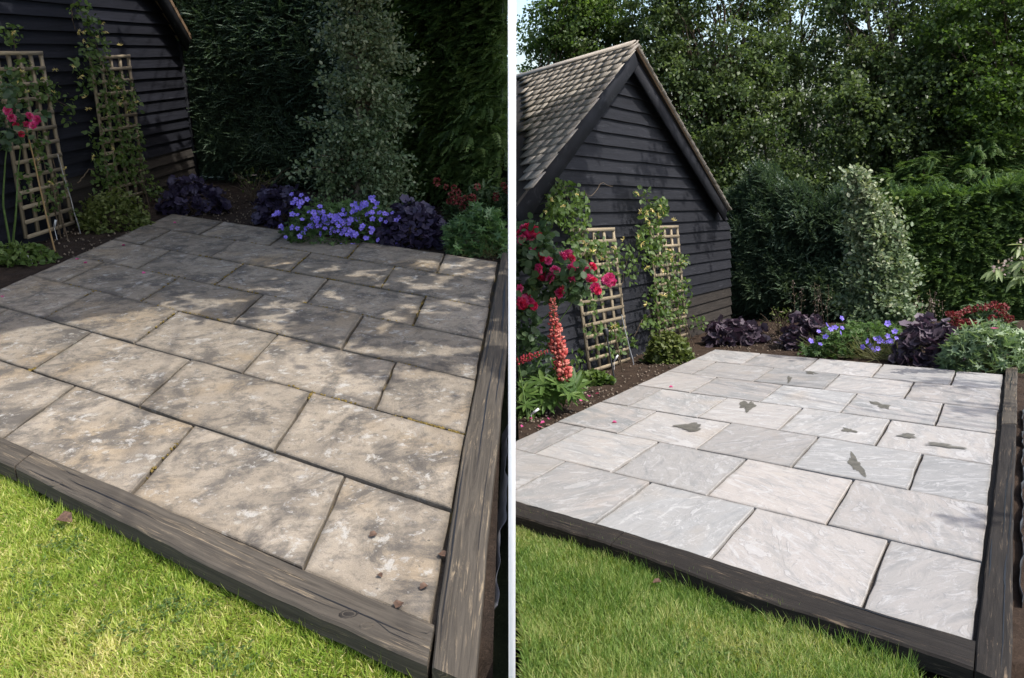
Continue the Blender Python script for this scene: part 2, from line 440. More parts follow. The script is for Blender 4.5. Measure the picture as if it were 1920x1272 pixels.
def tube(pts, rads, n=6):
    pts = np.asarray(pts, float); m = len(pts); rads = np.broadcast_to(np.asarray(rads, float), (m,))
    t = np.gradient(pts, axis=0); t = norm(t)
    ref = np.array([.31, .22, .92]) if abs(t[0] @ np.array([0, 0, 1.])) < .9 else np.array([1., .1, 0])
    a = norm(np.cross(t, ref)); b = np.cross(t, a)
    ang = np.arange(n) * 2 * math.pi / n
    V = (pts[:, None] + (a[:, None] * np.cos(ang)[None, :, None] + b[:, None] * np.sin(ang)[None, :, None]) * rads[:, None, None]).reshape(-1, 3)
    i = np.arange(m - 1)[:, None] * n; j = np.arange(n)[None]
    Fc = np.stack([i + j, i + (j + 1) % n, i + n + (j + 1) % n, i + n + j], -1).reshape(-1, 4)
    return V, Fc
def tubeuv(pts, n):
    d = np.concatenate([[0], np.cumsum(np.linalg.norm(np.diff(np.asarray(pts), axis=0), axis=1))])
    return np.array([(x, j * .01) for x in d for j in range(n)])
BOXF = np.array([[0, 3, 2, 1], [4, 5, 6, 7], [0, 1, 5, 4], [1, 2, 6, 5], [2, 3, 7, 6], [3, 0, 4, 7]])
def prism(bottom4, top4):
    return np.vstack([bottom4, top4]), BOXF
def bar(a, b, w, t, nrm, rng=None):                     # flat bar from a to b; w across, t along nrm
    a = np.asarray(a, float); b = np.asarray(b, float); y = norm(b - a); n = norm(nrm - y * (nrm @ y)); x = np.cross(y, n)
    V = np.array([p + x * sx * w / 2 + n * sn * t / 2 for p in (a, b) for sx, sn in ((-1, -1), (1, -1), (1, 1), (-1, 1))])
    ln = np.linalg.norm(b - a)
    uv = np.array([(u, v) for u in (0, ln) for v in (0, .02, .04, .06)])
    return V, BOXF, uv

# leaf shapes (x width, y length, z normal), unit length
def P(v, f): return np.array(v, float), np.array(f)
LEAF = P([(0, 0, 0), (.26, .45, .07), (0, 1, -.05), (-.26, .45, .07)], [(0, 1, 2, 3)])
LEAFW = P([(0, 0, 0), (.33, .5, .10), (0, 1, -.05), (-.33, .5, .10)], [(0, 1, 2, 3)])
LEAFR = P([(-.12, 0, 0), (.40, .38, .10), (.12, 1, -.04), (-.40, .62, .08)], [(0, 1, 2, 3)])
BROAD = P([(0, 0, 0), (.30, .28, .07), (.27, .66, .07), (0, 1, -.06), (-.27, .66, .07), (-.30, .28, .07)], [(0, 1, 2, 3), (0, 3, 4, 5)])
ROUND = P([(0, 0, 0), (.40, .25, .09), (.38, .72, .07), (0, 1, -.04), (-.38, .72, .07), (-.40, .25, .09)], [(0, 1, 2, 3), (0, 3, 4, 5)])
NARROW = P([(0, 0, 0), (.12, .35, .03), (.10, .7, .0), (0, 1, -.08), (-.10, .7, .0), (-.12, .35, .03)], [(0, 1, 2, 3), (0, 3, 4, 5)])
def lobed(n=5, depth=.55, cup=.12):
    v = [(0, .42, -cup)]; k = n * 2
    for i in range(k + 1):
        a = -math.pi / 2 + .35 + (2 * math.pi - .7) * i / k
        r = .52 * (1 if i % 2 else depth)
        v.append((r * math.cos(a), .42 + r * math.sin(a), .02 * (i % 2)))
    return P(v, [(0, 1 + 2 * j, 2 + 2 * j, 3 + 2 * j) for j in range(n)])
LOBED = lobed(); RUFFLE = lobed(5, .8, .1); CUT = lobed(5, .32, .1)
def frond(n=7, wide=.42, droop=.35, w=.10, ang=55):
    vs, fs = [], []
    for i in range(n):
        t = (i + .6) / n; y = t; z = -droop * t * t
        ln = wide * (1 - .75 * t) * (.55 + .45 * min(1, t * 4))
        for sx in (-1, 1):
            c, s = math.cos(rad(ang)), math.sin(rad(ang)); o = len(vs)
            dx, dy = sx * s * ln, c * ln
            px, py = -dy / (ln + 1e-6) * w * .5, dx / (ln + 1e-6) * w * .5
            vs += [(0, y, z), (dx * .5 + px, y + dy * .5 + py, z + .02), (dx, y + dy, z - .25 * ln), (dx * .5 - px, y + dy * .5 - py, z - .02)]
            fs.append((o, o + 1, o + 2, o + 3))
    o = len(vs); vs += [(-.02, 0, 0), (.02, 0, 0), (.03, .8, -droop * .64), (0, 1.12, -droop * 1.1)]; fs.append((o, o + 1, o + 2, o + 3))
    return P(vs, fs)
FROND = frond(6, .45, .35, .15)
SPRIG = frond(5, .24, .18, .11, 58)
def grassproto():
    return P([(-.5, 0, 0), (.5, 0, 0), (.42, .5, .06), (-.42, .5, .06), (.05, 1, .25), (-.05, 1, .25)], [(0, 1, 2, 3), (3, 2, 4, 5)])
def sphere(n=10): 
    v = np.random.default_rng(n).normal(size=(n, 3)); return norm(v)
OCT = P([(1, 0, 0), (0, 1, 0), (-1, 0, 0), (0, -1, 0), (0, 0, 1), (0, 0, -1)], [(0, 1, 4), (1, 2, 4), (2, 3, 4), (3, 0, 4), (1, 0, 5), (2, 1, 5), (3, 2, 5), (0, 3, 5)])
def foliage(plot, parent, name, pos, d, nrm, size, proto, mat, rng, clip=True, kind=None, lum=None):
    pos = np.asarray(pos, float)
    N = len(pos); size = np.broadcast_to(size, (N,)) * rng.uniform(.7, 1.3, N)
    if clip:
        k = plot.keep(pos + norm(d) * size[:, None], .012) & plot.keep(pos, .012); pos, d, nrm, size = pos[k], d[k], nrm[k], size[k]
        if lum is not None: lum = lum[k]
    V, Fc = scatter(proto, pos, frames(d, nrm), size)
    r = rng.beta(2, 2.2, len(pos)) if lum is None else np.clip(lum + rng.normal(0, .16, len(pos)), 0, 1)
    return part(parent, name, V, Fc, mat, rnd=np.repeat(r, len(proto[1])), kind=kind)
def rvec(rng, n): return norm(rng.normal(size=(n, 3)))
def vnoise(P, sc, seed):                               # cheap smooth value noise from sines
    rg = np.random.default_rng(seed); s = 0
    for i in range(5):
        k = rg.normal(size=3) * sc * (1 + .6 * i); s = s + np.sin(P @ k + rg.uniform(0, 6.28)) / (1 + .5 * i)
    return s / 2.2

# ================================================================== SETTING
HR = np.array([[-30.22958353, -169.97303915, 1881.19601807], [34.00927904, -34.88758919, 701.65067994], [.06781482, -.08882234, 1]])
HL = np.array([[-115.55090857, -91.00318369, 933.34687955], [6.51878005, -8.86972836, 490.69510589], [.06699081, -.09056034, 1]])
def uv2p(H, u, v):
    a = H @ np.array([u, v, 1.0]); return a[0] / a[2], a[1] / a[2]

FRONT = {}   # px of the sleepers' top edges: inner / outer polylines along the lawn
FRONT[L] = dict(inner=[(-260, 700), (65, 847), (242, 922), (575, 1070), (815, 1169)], outer=[(-330, 715), (27, 876), (190, 957), (400, 1064), (803, 1248)])
FRONT[R] = dict(inner=[(962, 938), (1172, 997), (1331, 1046), (1629, 1142), (1829, 1201)], outer=[(962, 965), (1146, 1021), (1395, 1112), (1670, 1200), (1827, 1255)])
ZB = .03                      # sleeper tops above the paving

def clip_half(poly, f):       # keep f(p) > 0
    out = []
    for i in range(len(poly)):
        a, b = poly[i], poly[(i + 1) % len(poly)]; fa, fb = f(a), f(b)
        if fa > 0: out.append(a)
        if (fa > 0) != (fb > 0): out.append(a + (b - a) * fa / (fa - fb))
    return out
def slab_mesh(poly, rng, th=.045, segs=6, jit=.0048, bev=.006):
    # ragged riven edge, small chamfer
    ring = []
    n = len(poly); c = np.mean(poly, axis=0)
    for i in range(n):
        a, b = poly[i], poly[(i + 1) % n]; e = b - a; nn = norm(np.array([e[1], -e[0], 0]))
        if nn @ (a - c) < 0: nn = -nn
        for k in range(segs):
            t = k / segs; p = a + e * t
            if k: p = p + nn * rng.uniform(-jit, jit)
            ring.append(p)
    ring = np.array(ring); m = len(ring)
    inn = ring + norm(c - ring) * bev
    dz = rng.uniform(-.004, .004); tilt = rng.normal(0, .0012, 2)
    def top(r, z): 
        q = r.copy(); q[:, 2] = z + dz + (r[:, 0] - c[0]) * tilt[0] + (r[:, 1] - c[1]) * tilt[1]; return q
    dd = np.linalg.norm(c - ring, axis=1, keepdims=True); inn2 = ring + (c - ring) / dd * np.minimum(.07, dd * .4)
    V = np.vstack([top(inn2, 0), top(inn, 0), top(ring, -bev * .8), top(ring, -th)])
    Fc = [tuple(range(m))]
    for lv in (0, 1, 2):
        for i in range(m):
            j = (i + 1) % m; Fc.append((lv * m + i, lv * m + m + i, lv * m + m + j, lv * m + j))
    # orient the top upwards
    A = ring[:, 0] @ np.roll(ring[:, 1], -1) - ring[:, 1] @ np.roll(ring[:, 0], -1)
    if A < 0: Fc = [f[::-1] for f in Fc]
    return V, Fc
def patio(plot, H, mat, jmat, name, label, gap, rng):
    us, rows = 4.46, 7
    def W(u, v): return plot.g(*uv2p(H, u, v))
    corners = [W(-.03, -.02), W(us, -.02), W(us, 7.02), W(-.03, 7.02)]
    f = lambda p: plot.sign * plot.wx(p)[0] - .012
    cp = np.array(clip_half(corners, f)); cp[:, 2] = -.024
    bot = cp.copy(); bot[:, 2] = -.05
    n = len(cp)
    po = solo(plot, name, np.vstack([cp, bot]), [tuple(range(n))] + [(i, n + i, n + (i + 1) % n, (i + 1) % n) for i in range(n)], jmat, label, kind='structure')
    for r in range(rows):
        o = .577 if r % 2 == 0 else 1.02
        js = [0.0] + [o + k for k in range(6) if o + k < us - .15] + [us]
        for a, b in zip(js[:-1], js[1:]):
            g = gap * .5
            ca = [W(a, r), W(b, r), W(b, r + 1), W(a, r + 1)]
            c = np.mean(ca, axis=0)
            eu = norm(ca[1] - ca[0]); ev = norm(ca[3] - ca[0])
            sn = np.linalg.norm(np.cross(eu, ev)); gg = g / sn * rng.uniform(.5, 1.5, 4)
            q = [ca[0] + eu * gg[0] + ev * gg[1], ca[1] - eu * gg[2] + ev * gg[1], ca[2] - eu * gg[2] - ev * gg[3], ca[3] + eu * gg[0] - ev * gg[3]]
            q = clip_half(q, lambda p: plot.sign * plot.wx(p)[0] - .014)
            if len(q) < 3: continue
            V, Fc = slab_mesh(q, rng)
            sl_o = part(po, 'paving_slab', V, Fc, mat); m4 = len(V) // 4
            ea = sl_o.data.attributes.new('edge', 'FLOAT', 'POINT'); ea.data.foreach_set('value', np.array([0.0] * m4 + [1.0] * (3 * m4), dtype=np.float32))
    return po
rngL = np.random.default_rng(11); rngR = np.random.default_rng(12)
patio_L = patio(L, HL, 'stone_dirty', 'joint_moss', 'patio', 'uncleaned buff stone patio with mossy joints, half in shade', .015, rngL)
patio_R = patio(R, HR, 'stone_clean', 'joint_dark', 'patio', 'freshly cleaned pale grey stone patio in bright light', .018, rngR)

# --- beds and wider ground
def ground_sheet(plot, name, label, mat, x0, x1, y0, y1, z):
    V = np.array([(x0, y0, z), (x1, y0, z), (x1, y1, z), (x0, y1, z)])
    return solo(plot, name, V, [(0, 1, 2, 3)], mat, label, kind='structure')
ground_sheet(L, 'ground', 'dark woodland soil under and beyond the left garden', 'woodland', -70, -.004, -1, 70, -.2)
ground_sheet(R, 'ground', 'dark woodland soil under and beyond the right garden', 'woodland', .004, 70, -1, 90, -.2)
def front_side(plot, P):      # signed: > 0 on the lawn side of the front sleeper
    o = FRONT[plot]['outer']; a = plot.g(*o[0]); b = plot.g(*o[-1])
    e = b - a; return ((P[:, 0] - a[0]) * e[1] - (P[:, 1] - a[1]) * e[0]) / np.hypot(e[0], e[1])
def bed(plot, x0, x1, y0, y1, step, mat, label, seed):
    xs = np.arange(x0, x1 + 1e-6, step); ys = np.arange(y0, y1 + 1e-6, step)
    X, Y = np.meshgrid(xs, ys); Pn = np.column_stack([X.ravel(), Y.ravel(), np.zeros(X.size)])
    z = -.045 + .018 * vnoise(Pn, 6, seed) + .012 * vnoise(Pn, 17, seed + 1) + np.random.default_rng(seed).normal(0, .006, len(Pn))
    z = np.where(front_side(plot, Pn) > -.16, -.13 + .2 * (z + .045), np.minimum(z, -.034)); Pn[:, 2] = z
    ny, nx = X.shape; i = np.arange(ny - 1)[:, None] * nx; j = np.arange(nx - 1)[None]
    Fc = np.stack([i + j, i + j + 1, i + nx + j + 1, i + nx + j], -1).reshape(-1, 4)
    return solo(plot, 'flower_bed', Pn, Fc, mat, label, kind='structure', smooth=True)
bed(L, -6.6, -.02, 1.2, 12.2, .06, 'soil_dark', 'dark damp soil of the bed round the uncleaned patio', 3)
bed(R, .02, 9.02, 2.2, 16.6, .075, 'soil_brown', 'brown soil of the bed round the clean patio', 5)
# crumbs and stones lying on the beds
def crumbs(plot, pxs, n, smin, smax, mat, name, label, rng):
    pos = []
    for (cx, cy, wx, wy) in pxs:
        q = np.column_stack([rng.uniform(cx - wx, cx + wx, n), rng.uniform(cy - wy, cy + wy, n)])
        pos += [plot.g(x, y, -.03) for x, y in q]
    pos = np.array(pos); s = rng.uniform(smin, smax, len(pos)) ** 1
    k = plot.keep(pos, .03); pos, s = pos[k], s[k]
    V, Fc = scatter(OCT, pos, frames(rvec(rng, len(pos)), rvec(rng, len(pos))), s)
    V += rng.normal(0, .0015, V.shape)
    solo(plot, name, V, Fc, mat, label, kind='stuff')
crumbs(L, [(200, 455, 150, 40), (430, 385, 120, 30), (620, 430, 200, 20)], 260, .005, .016, 'rubble', 'gravel', 'small stones and crumbs scattered over the dark bed', rngL)
crumbs(R, [(1230, 700, 110, 50), (1060, 770, 90, 45), (1440, 635, 90, 25), (1780, 670, 80, 20)], 320, .006, .018, 'rubble', 'gravel', 'small stones and crumbs scattered over the brown bed', rngR)

# --- moss in the left joints and along the right sleeper
def mossy():
    pos = []
    segs = [((0, 1), (3.4, 1), 130), ((0, 2), (2.2, 2), 110), ((.6, 2), (3.6, 2), 60), ((0, 3), (4.2, 3), 90), ((.4, 5), (.0, 5), 90), ((0, 5), (1.2, 5), 80), ((.0, 4), (3.9, 4), 70),
            ((1.02, 1), (1.02, 2), 40), ((2.02, 1), (2.02, 2), 40), ((.577, 2), (.577, 3), 30), ((1.577, 0), (1.577, 1), 25), ((2.577, 2), (2.577, 3), 25), ((3.577, 4), (3.577, 5), 20), ((3.02, 3), (3.02, 4), 20),
            ((2.577, 4), (2.577, 5), 25), ((1.02, 5), (1.02, 5.15), 25), ((3, 5.95), (3.03, 6.05), 25), ((1.577, 6.3), (1.577, 6.9), 18), ((-.045, 1.3), (-.045, 6.9), 420), ((-.04, 2.4), (-.04, 3.6), 120)]
    for a, b, n in segs:
        t = rngL.uniform(0, 1, n); cl = rngL.uniform(0, 1, 6)
        t = np.where(rngL.uniform(0, 1, n) < .6, np.clip(cl[rngL.integers(0, 6, n)] + rngL.normal(0, .03, n), 0, 1), t)
        for x in t:
            u = a[0] + (b[0] - a[0]) * x + rngL.normal(0, .006); v = a[1] + (b[1] - a[1]) * x + rngL.normal(0, .009)
            pos.append(L.g(*uv2p(HL, u, v), -.004))
    pos = np.array(pos); s = rngL.uniform(.003, .0105, len(pos))
    V, Fc = scatter(OCT, pos, frames(rvec(rngL, len(pos)), rvec(rngL, len(pos))), s)
    part(patio_L, 'moss', V, Fc, 'moss', kind='stuff')
mossy()
# --- damp patches on the clean slabs
def wet(cx, cy, w_, h_, ang, seed):
    rg = np.random.default_rng(seed); n = 44; pts = []
    ph = rg.uniform(0, 6.28, 4)
    for i in range(n):
        a = 2 * math.pi * i / n
        r = 1 + .26 * math.sin(2 * a + ph[0]) + .24 * math.sin(3 * a + ph[1]) + .17 * math.sin(5 * a + ph[2]) + .10 * math.sin(9 * a + ph[3]) + rg.normal(0, .05)
        x, y = r * w_ * .5 * math.cos(a), r * h_ * .5 * math.sin(a)
        pts.append(R.g(cx + x * math.cos(ang) - y * math.sin(ang), cy + x * math.sin(ang) + y * math.cos(ang), .0055))
    pts = np.array(pts); c = np.mean(pts, axis=0); inn = c + (pts - c) * .78
    o = part(patio_R, 'wet_patch', np.vstack([pts, inn, [c]]), [(i, (i + 1) % n, n + (i + 1) % n, n + i) for i in range(n)] + [(n + i, n + (i + 1) % n, 2 * n) for i in range(n)], 'wet_stone')
    at_ = o.data.attributes.new('soft', 'FLOAT', 'POINT'); at_.data.foreach_set('value', np.array([0.0] * n + [1.0] * (n + 1), dtype=np.float32))
for i, a in enumerate([(1293, 800, 56, 13, -.06), (1402, 761, 30, 18, -.3), (1652, 760, 34, 10, .25), (1591, 807, 24, 9, .2), (1605, 871, 22, 40, -.55), (1702, 817, 36, 8, .15),
                       (1770, 835, 70, 7, .1), (1520, 699, 22, 5, .2), (1480, 711, 10, 10, .5)]):
    wet(*a, 100 + i)

# --- lawns
def inpoly(x, y, poly):
    c = np.zeros(len(x), bool); n = len(poly)
    for i in range(n):
        x1, y1 = poly[i][:2]; x2, y2 = poly[(i + 1) % n][:2]
        t = ((y1 > y) != (y2 > y)) & (x < (x2 - x1) * (y - y1) / (y2 - y1 + 1e-12) + x1); c ^= t
    return c
def lawn(plot, edge, near, soil, gmat, n, blade, rng, label, label2, lw, seed):
    E_ = [plot.g(x, y, -.075) for x, y in edge]
    poly = E_ + [np.array([x, y, -.075]) for x, y in near]
    V = np.array(poly); bot = V.copy(); bot[:, 2] = -.19; m = len(V)
    solo(plot, 'lawn', np.vstack([V, bot]), [tuple(range(m))] + [(i, m + i, m + (i + 1) % m, (i + 1) % m) for i in range(m)], soil, label, kind='structure')
    mn, mx = V[:, :2].min(0), V[:, :2].max(0)
    x = rng.uniform(mn[0], mx[0], n * 4); y = rng.uniform(mn[1], mx[1], n * 4)
    k = inpoly(x, y, poly); x, y = x[k], y[k]
    pos = np.column_stack([x, y, np.full(len(x), -.076)])
    px, py = plot.proj(pos)
    dens = np.where((px > -60) & (px < 1980) & (py < 1330), 1.0, .25)
    k = rng.uniform(0, 1, len(x)) < dens; pos = pos[k][:n]
    pos = pos[plot.keep(pos, .012)]
    N = len(pos)
    # shaggier edge
    h = blade * rng.uniform(.55, 1.25, N) * (1 + .25 * vnoise(pos, 5, seed))
    cl_ = vnoise(pos, 14, seed + 5); cm_ = vnoise(pos, 14, seed + 6)
    d = np.column_stack([rng.normal(0, .8, N) + .5 * cl_, rng.normal(-.15, .8, N) + .5 * cm_, np.ones(N)]); nn = rvec(rng, N) + np.array([0, 0, .5])
    straw = rng.uniform(0, 1, N) < .16; d[straw, 2] = rng.uniform(.02, .25, straw.sum())
    Rm = frames(d, nn)
    PV, PF = grassproto(); kq = len(PV)
    sc = np.column_stack([rng.uniform(.7, 1.3, N) * lw, h, h])
    Vv = np.einsum('nij,nkj->nki', Rm, PV[None] * sc[:, None, :]) + pos[:, None, :]
    Fc = (PF[None] + (np.arange(N) * kq)[:, None, None]).reshape(-1, 4)
    dry = .5 + .26 * vnoise(pos, 3.0, seed + 1) + .2 * vnoise(pos, 11, seed + 2)
    r = np.clip(dry + rng.normal(0, .26, N) + straw * .35, 0, 1)
    solo(plot, 'grass', Vv.reshape(-1, 3), Fc, gmat, label2, kind='stuff', rnd=np.repeat(r, len(PF)))
lawn(L, [(-300, 745), (0, 893), (100, 960), (200, 1005), (350, 1075), (500, 1150), (640, 1215), (775, 1285), (930, 1360)], [(-.02, 1.05), (-3.6, 1.05), (-5, 3.2)],
     'lawn_soil', 'grass_bright', 110000, .034, rngL, 'sunlit yellow green lawn in front of the uncleaned patio', 'short sunlit grass blades of the lawn by the uncleaned patio', .0046, 31)
lawn(R, [(962, 984), (1040, 1008), (1100, 1030), (1200, 1077), (1400, 1150), (1600, 1230), (1720, 1280), (1960, 1370)], [(2.6, 1.8), (.02, 1.8)],
     'lawn_soil_green', 'grass_green', 85000, .062, rngR, 'mid green lawn in front of the clean patio', 'longer soft grass blades of the lawn by the clean patio', .0052, 41)
def edge_tufts(plot, edge, n, h0, mat, rng, label, lw):
    E_ = np.array([plot.g(x, y, -.08) for x, y in edge]); pos = []
    for _ in range(n):
        i = rng.integers(0, len(E_) - 1); t = rng.uniform(); pos.append(E_[i] * (1 - t) + E_[i + 1] * t + rng.normal(0, .012, 3) * (1, 1, 0))
    pos = np.array(pos); pos = pos[plot.keep(pos, .02)]; N = len(pos)
    d = np.column_stack([rng.normal(.1, .4, N), rng.normal(.25, .4, N), np.ones(N)])
    h = h0 * rng.uniform(.4, 1.2, N)
    PV, PF = grassproto(); sc = np.column_stack([np.full(N, lw), h, h])
    Vv = np.einsum('nij,nkj->nki', frames(d, rvec(rng, N)), PV[None] * sc[:, None, :]) + pos[:, None, :]
    Fc = (PF[None] + (np.arange(N) * len(PV))[:, None, None]).reshape(-1, 4)
    solo(plot, 'grass', Vv.reshape(-1, 3), Fc, mat, label, kind='stuff', rnd=np.repeat(rng.uniform(0, .6, N), 2))
def clover(plot, pxs, n, size, mat, label, rng):
    pos = []
    for cx, cy, sx, sy in pxs:
        pos += [plot.g(x, y, -.055) for x, y in zip(rng.normal(cx, sx, n), rng.normal(cy, sy, n))]
    pos = np.array(pos); pos = pos[plot.keep(pos, .03) & (front_side(plot, pos) > .07)]; N = len(pos); a = rng.uniform(0, 6.28, N)
    Vs = []; d3 = []
    for k in range(3): d3.append(np.column_stack([np.cos(a + k * 2.09), np.sin(a + k * 2.09), np.full(N, .15)]))
    p3 = np.vstack([pos] * 3); d3 = np.vstack(d3); nr = np.array([0, 0, 1.0]) + rvec(rng, 3 * N) * .3; p3[:, 2] += rng.uniform(-.01, .012, 3 * N)
    V, Fc = scatter(ROUND, p3, frames(d3, nr), size * rng.uniform(.7, 1.3, 3 * N))
    solo(plot, 'clover', V, Fc, mat, label, kind='stuff', rnd=np.repeat(rng.uniform(0, 1, 3 * N), 2))
clover(L, [(60, 1100, 40, 25), (230, 1180, 50, 25), (420, 1230, 45, 20), (130, 1020, 25, 15), (330, 1130, 30, 15)], 60, .010, 'climber', 'clover leaves scattered through the sunlit lawn', rngL)
clover(R, [(1100, 1130, 35, 18), (1260, 1200, 45, 20), (1430, 1230, 40, 14), (1030, 1220, 30, 16)], 60, .018, 'climber', 'clover leaves scattered through the mid green lawn', rngR)
edge_tufts(L, [(0, 893), (100, 960), (200, 1005), (350, 1075), (500, 1150), (640, 1215), (775, 1285)], 1700, .07, 'grass_bright', rngL, 'untrimmed grass fringe along the front sleeper of the uncleaned patio', .003)
edge_tufts(R, [(962, 984), (1100, 1030), (1200, 1077), (1400, 1150), (1600, 1230), (1720, 1280)], 1600, .11, 'grass_green', rngR, 'untrimmed grass fringe along the front sleeper of the clean patio', .004)

# ================================================================== SLEEPERS
def sleeper(plot, inner, outer, mat, label, rng, depth=.075, z=ZB, group='timber sleepers edging the patios'):
    # inner / outer: matching px polylines on the top face
    I = np.array([plot.g(x, y, z) for x, y in inner]); O = np.array([plot.g(x, y, z) for x, y in outer])
    def resample(Q, n):
        d = np.concatenate([[0], np.cumsum(np.linalg.norm(np.diff(Q, axis=0), axis=1))]); t = np.linspace(0, d[-1], n)
        return np.column_stack([np.interp(t, d, Q[:, i]) for i in range(3)]), t
    n = 22
    I, t = resample(I, n); O, _ = resample(O, n)
    I = I + rng.normal(0, .0012, I.shape); O = O + rng.normal(0, .0018, O.shape)
    a = norm(O - I); bv = .007
    dz = np.array([0, 0, 1.0])
    rings = [I - dz * depth, I - dz * bv, I + a * bv, I * .5 + O * .5 + dz * .002, O - a * bv * 1.3, O - dz * bv * 1.3, O - dz * depth]
    k = len(rings); V = np.stack(rings, 1).reshape(-1, 3)
    wd = np.linalg.norm(O - I, axis=1).mean()
    vv = [-.08, 0, .006, wd / 2, wd - .006, wd, wd + .08]
    uv = np.array([(t[i], vv[j]) for i in range(n) for j in range(k)])
    Fc = []
    for i in range(n - 1):
        for j in range(k - 1): Fc.append((i * k + j, i * k + j + 1, (i + 1) * k + j + 1, (i + 1) * k + j))
        Fc.append((i * k + k - 1, i * k, (i + 1) * k, (i + 1) * k + k - 1))
    Fc.append(tuple(range(k))[::-1]); Fc.append(tuple((n - 1) * k + j for j in range(k)))
    so_ = solo(plot, 'timber_sleeper', V, Fc, mat, label, 'sleeper', group, uv=uv)
    for _ in range(max(2, int(t[-1] * 2.2))):
        c0 = rng.uniform(.02, .8); c1 = min(.99, c0 + rng.uniform(.08, .3)); fr = rng.uniform(.1, .9); m = 9
        fs = np.linspace(c0, c1, m) * (n - 1); fq = fr + np.cumsum(rng.normal(0, .012, m))
        idx = np.arange(n)
        Pi = np.column_stack([np.interp(fs, idx, I[:, i]) for i in range(3)]); Po = np.column_stack([np.interp(fs, idx, O[:, i]) for i in range(3)])
        fq = np.clip(fq, .06, .94)[:, None]; pc = Pi * (1 - fq) + Po * fq; pc[:, 2] = z + .0035
        wv = rng.uniform(.001, .0042) * np.sin(np.linspace(.1, math.pi - .1, m))[:, None]; av = norm(Po - Pi)
        part(so_, 'crack', np.vstack([pc - av * wv, pc + av * wv]), [(i, i + 1, m + i + 1, m + i) for i in range(m - 1)], 'black_metal')
    return so_
f = FRONT[L]
sleeper(L, [(-260, 700), (64, 846.5)], [(-330, 715), (25, 875)], 'sleeper_wood', 'short end of brown sleeper by the lawn at the left edge', rngL)
sl = sleeper(L, f['inner'][1:], f['outer'][1:], 'sleeper_wood', 'long weathered brown sleeper between uncleaned patio and sunlit lawn', rngL)
sr = sleeper(L, [(941, 474), (922, 575), (897, 700), (870, 825), (817, 1168), (809, 1249)], [(951.5, 474), (951.5, 575), (950, 668), (934, 812), (915, 1000), (890, 1286)], 'sleeper_wood', 'scratched brown sleeper running back along right side of uncleaned patio', rngL)
f = FRONT[R]
sleeper(R, [(962.5, 938), (1171, 996.5)], [(962.5, 965), (1144, 1020)], 'sleeper_wood_dark', 'short dark sleeper at the left end of clean patio front', rngR)
sleeper(R, f['inner'][1:], f['outer'][1:], 'sleeper_wood_dark', 'long dark sleeper between the clean patio and the mid green lawn', rngR)
sleeper(R, [(1876.5, 796), (1872, 850), (1867, 900), (1846, 1075), (1831, 1203), (1827, 1256)], [(1906, 796), (1905, 850), (1902, 900), (1899, 1075), (1898, 1203), (1896, 1290)], 'sleeper_wood_dark', 'near dark sleeper along the right side of clean patio', rngR)
sleeper(R, [(1886, 679), (1882, 740), (1876.6, 794.5)], [(1908, 679), (1907, 740), (1906, 794.5)], 'sleeper_wood', 'far paler sleeper at the back right corner of clean patio', rngR)

# knots on the sleepers' tops
def knot(parent, plot, px, py, r, mat):
    c = plot.g(px, py, ZB + .004)
    V, Fc = [], []
    for k, (rr, z) in enumerate(((r, -.001), (r * .82, .003), (r * .6, .0), (r * .3, .002))):
        for i in range(14):
            a = 2 * math.pi * i / 14; q = rr * (1 + .12 * math.sin(2 * a + k)); V.append(c + np.array([q * math.cos(a) * 1.2, q * math.sin(a) * .9, z - .003]))
    for k in range(3):
        for i in range(14):
            j = (i + 1) % 14; Fc.append((k * 14 + i, k * 14 + j, (k + 1) * 14 + j, (k + 1) * 14 + i))
    Fc.append(tuple(42 + i for i in range(14)))
    part(parent, 'knot', V, Fc, mat, uv=np.array([(v[0], v[1]) for v in V]))
knot(sl, L, 654, 1150, .028, 'sleeper_wood_dark'); knot(sl, L, 688, 1172, .02, 'sleeper_wood'); knot(sl, L, 106, 905, .022, 'sleeper_wood')
# drying cracks: thin dark open splits along the grain
def crack(parent, plot, pts, wdt=.004):
    P_ = np.array([plot.g(x, y, ZB + .0035) for x, y in pts]); t = norm(np.gradient(P_, axis=0)); n_ = np.column_stack([-t[:, 1], t[:, 0], np.zeros(len(P_))])
    wv = wdt * .5 * np.sin(np.linspace(.15, math.pi - .05, len(P_)))[:, None]
    V = np.vstack([P_ - n_ * wv, P_ + n_ * wv]); m = len(P_)
    part(parent, 'crack', V, [(i, i + 1, m + i + 1, m + i) for i in range(m - 1)], 'black_metal')
crack(sl, L, [(480, 1072), (520, 1095), (570, 1118), (620, 1138), (650, 1148)], .002); crack(sl, L, [(672, 1150), (700, 1160), (730, 1185), (770, 1203), (808, 1218)], .0026)
crack(sl, L, [(110, 915), (160, 930), (210, 955), (240, 968)], .0018); crack(sl, L, [(780, 1183), (800, 1188), (815, 1180)], .0018)

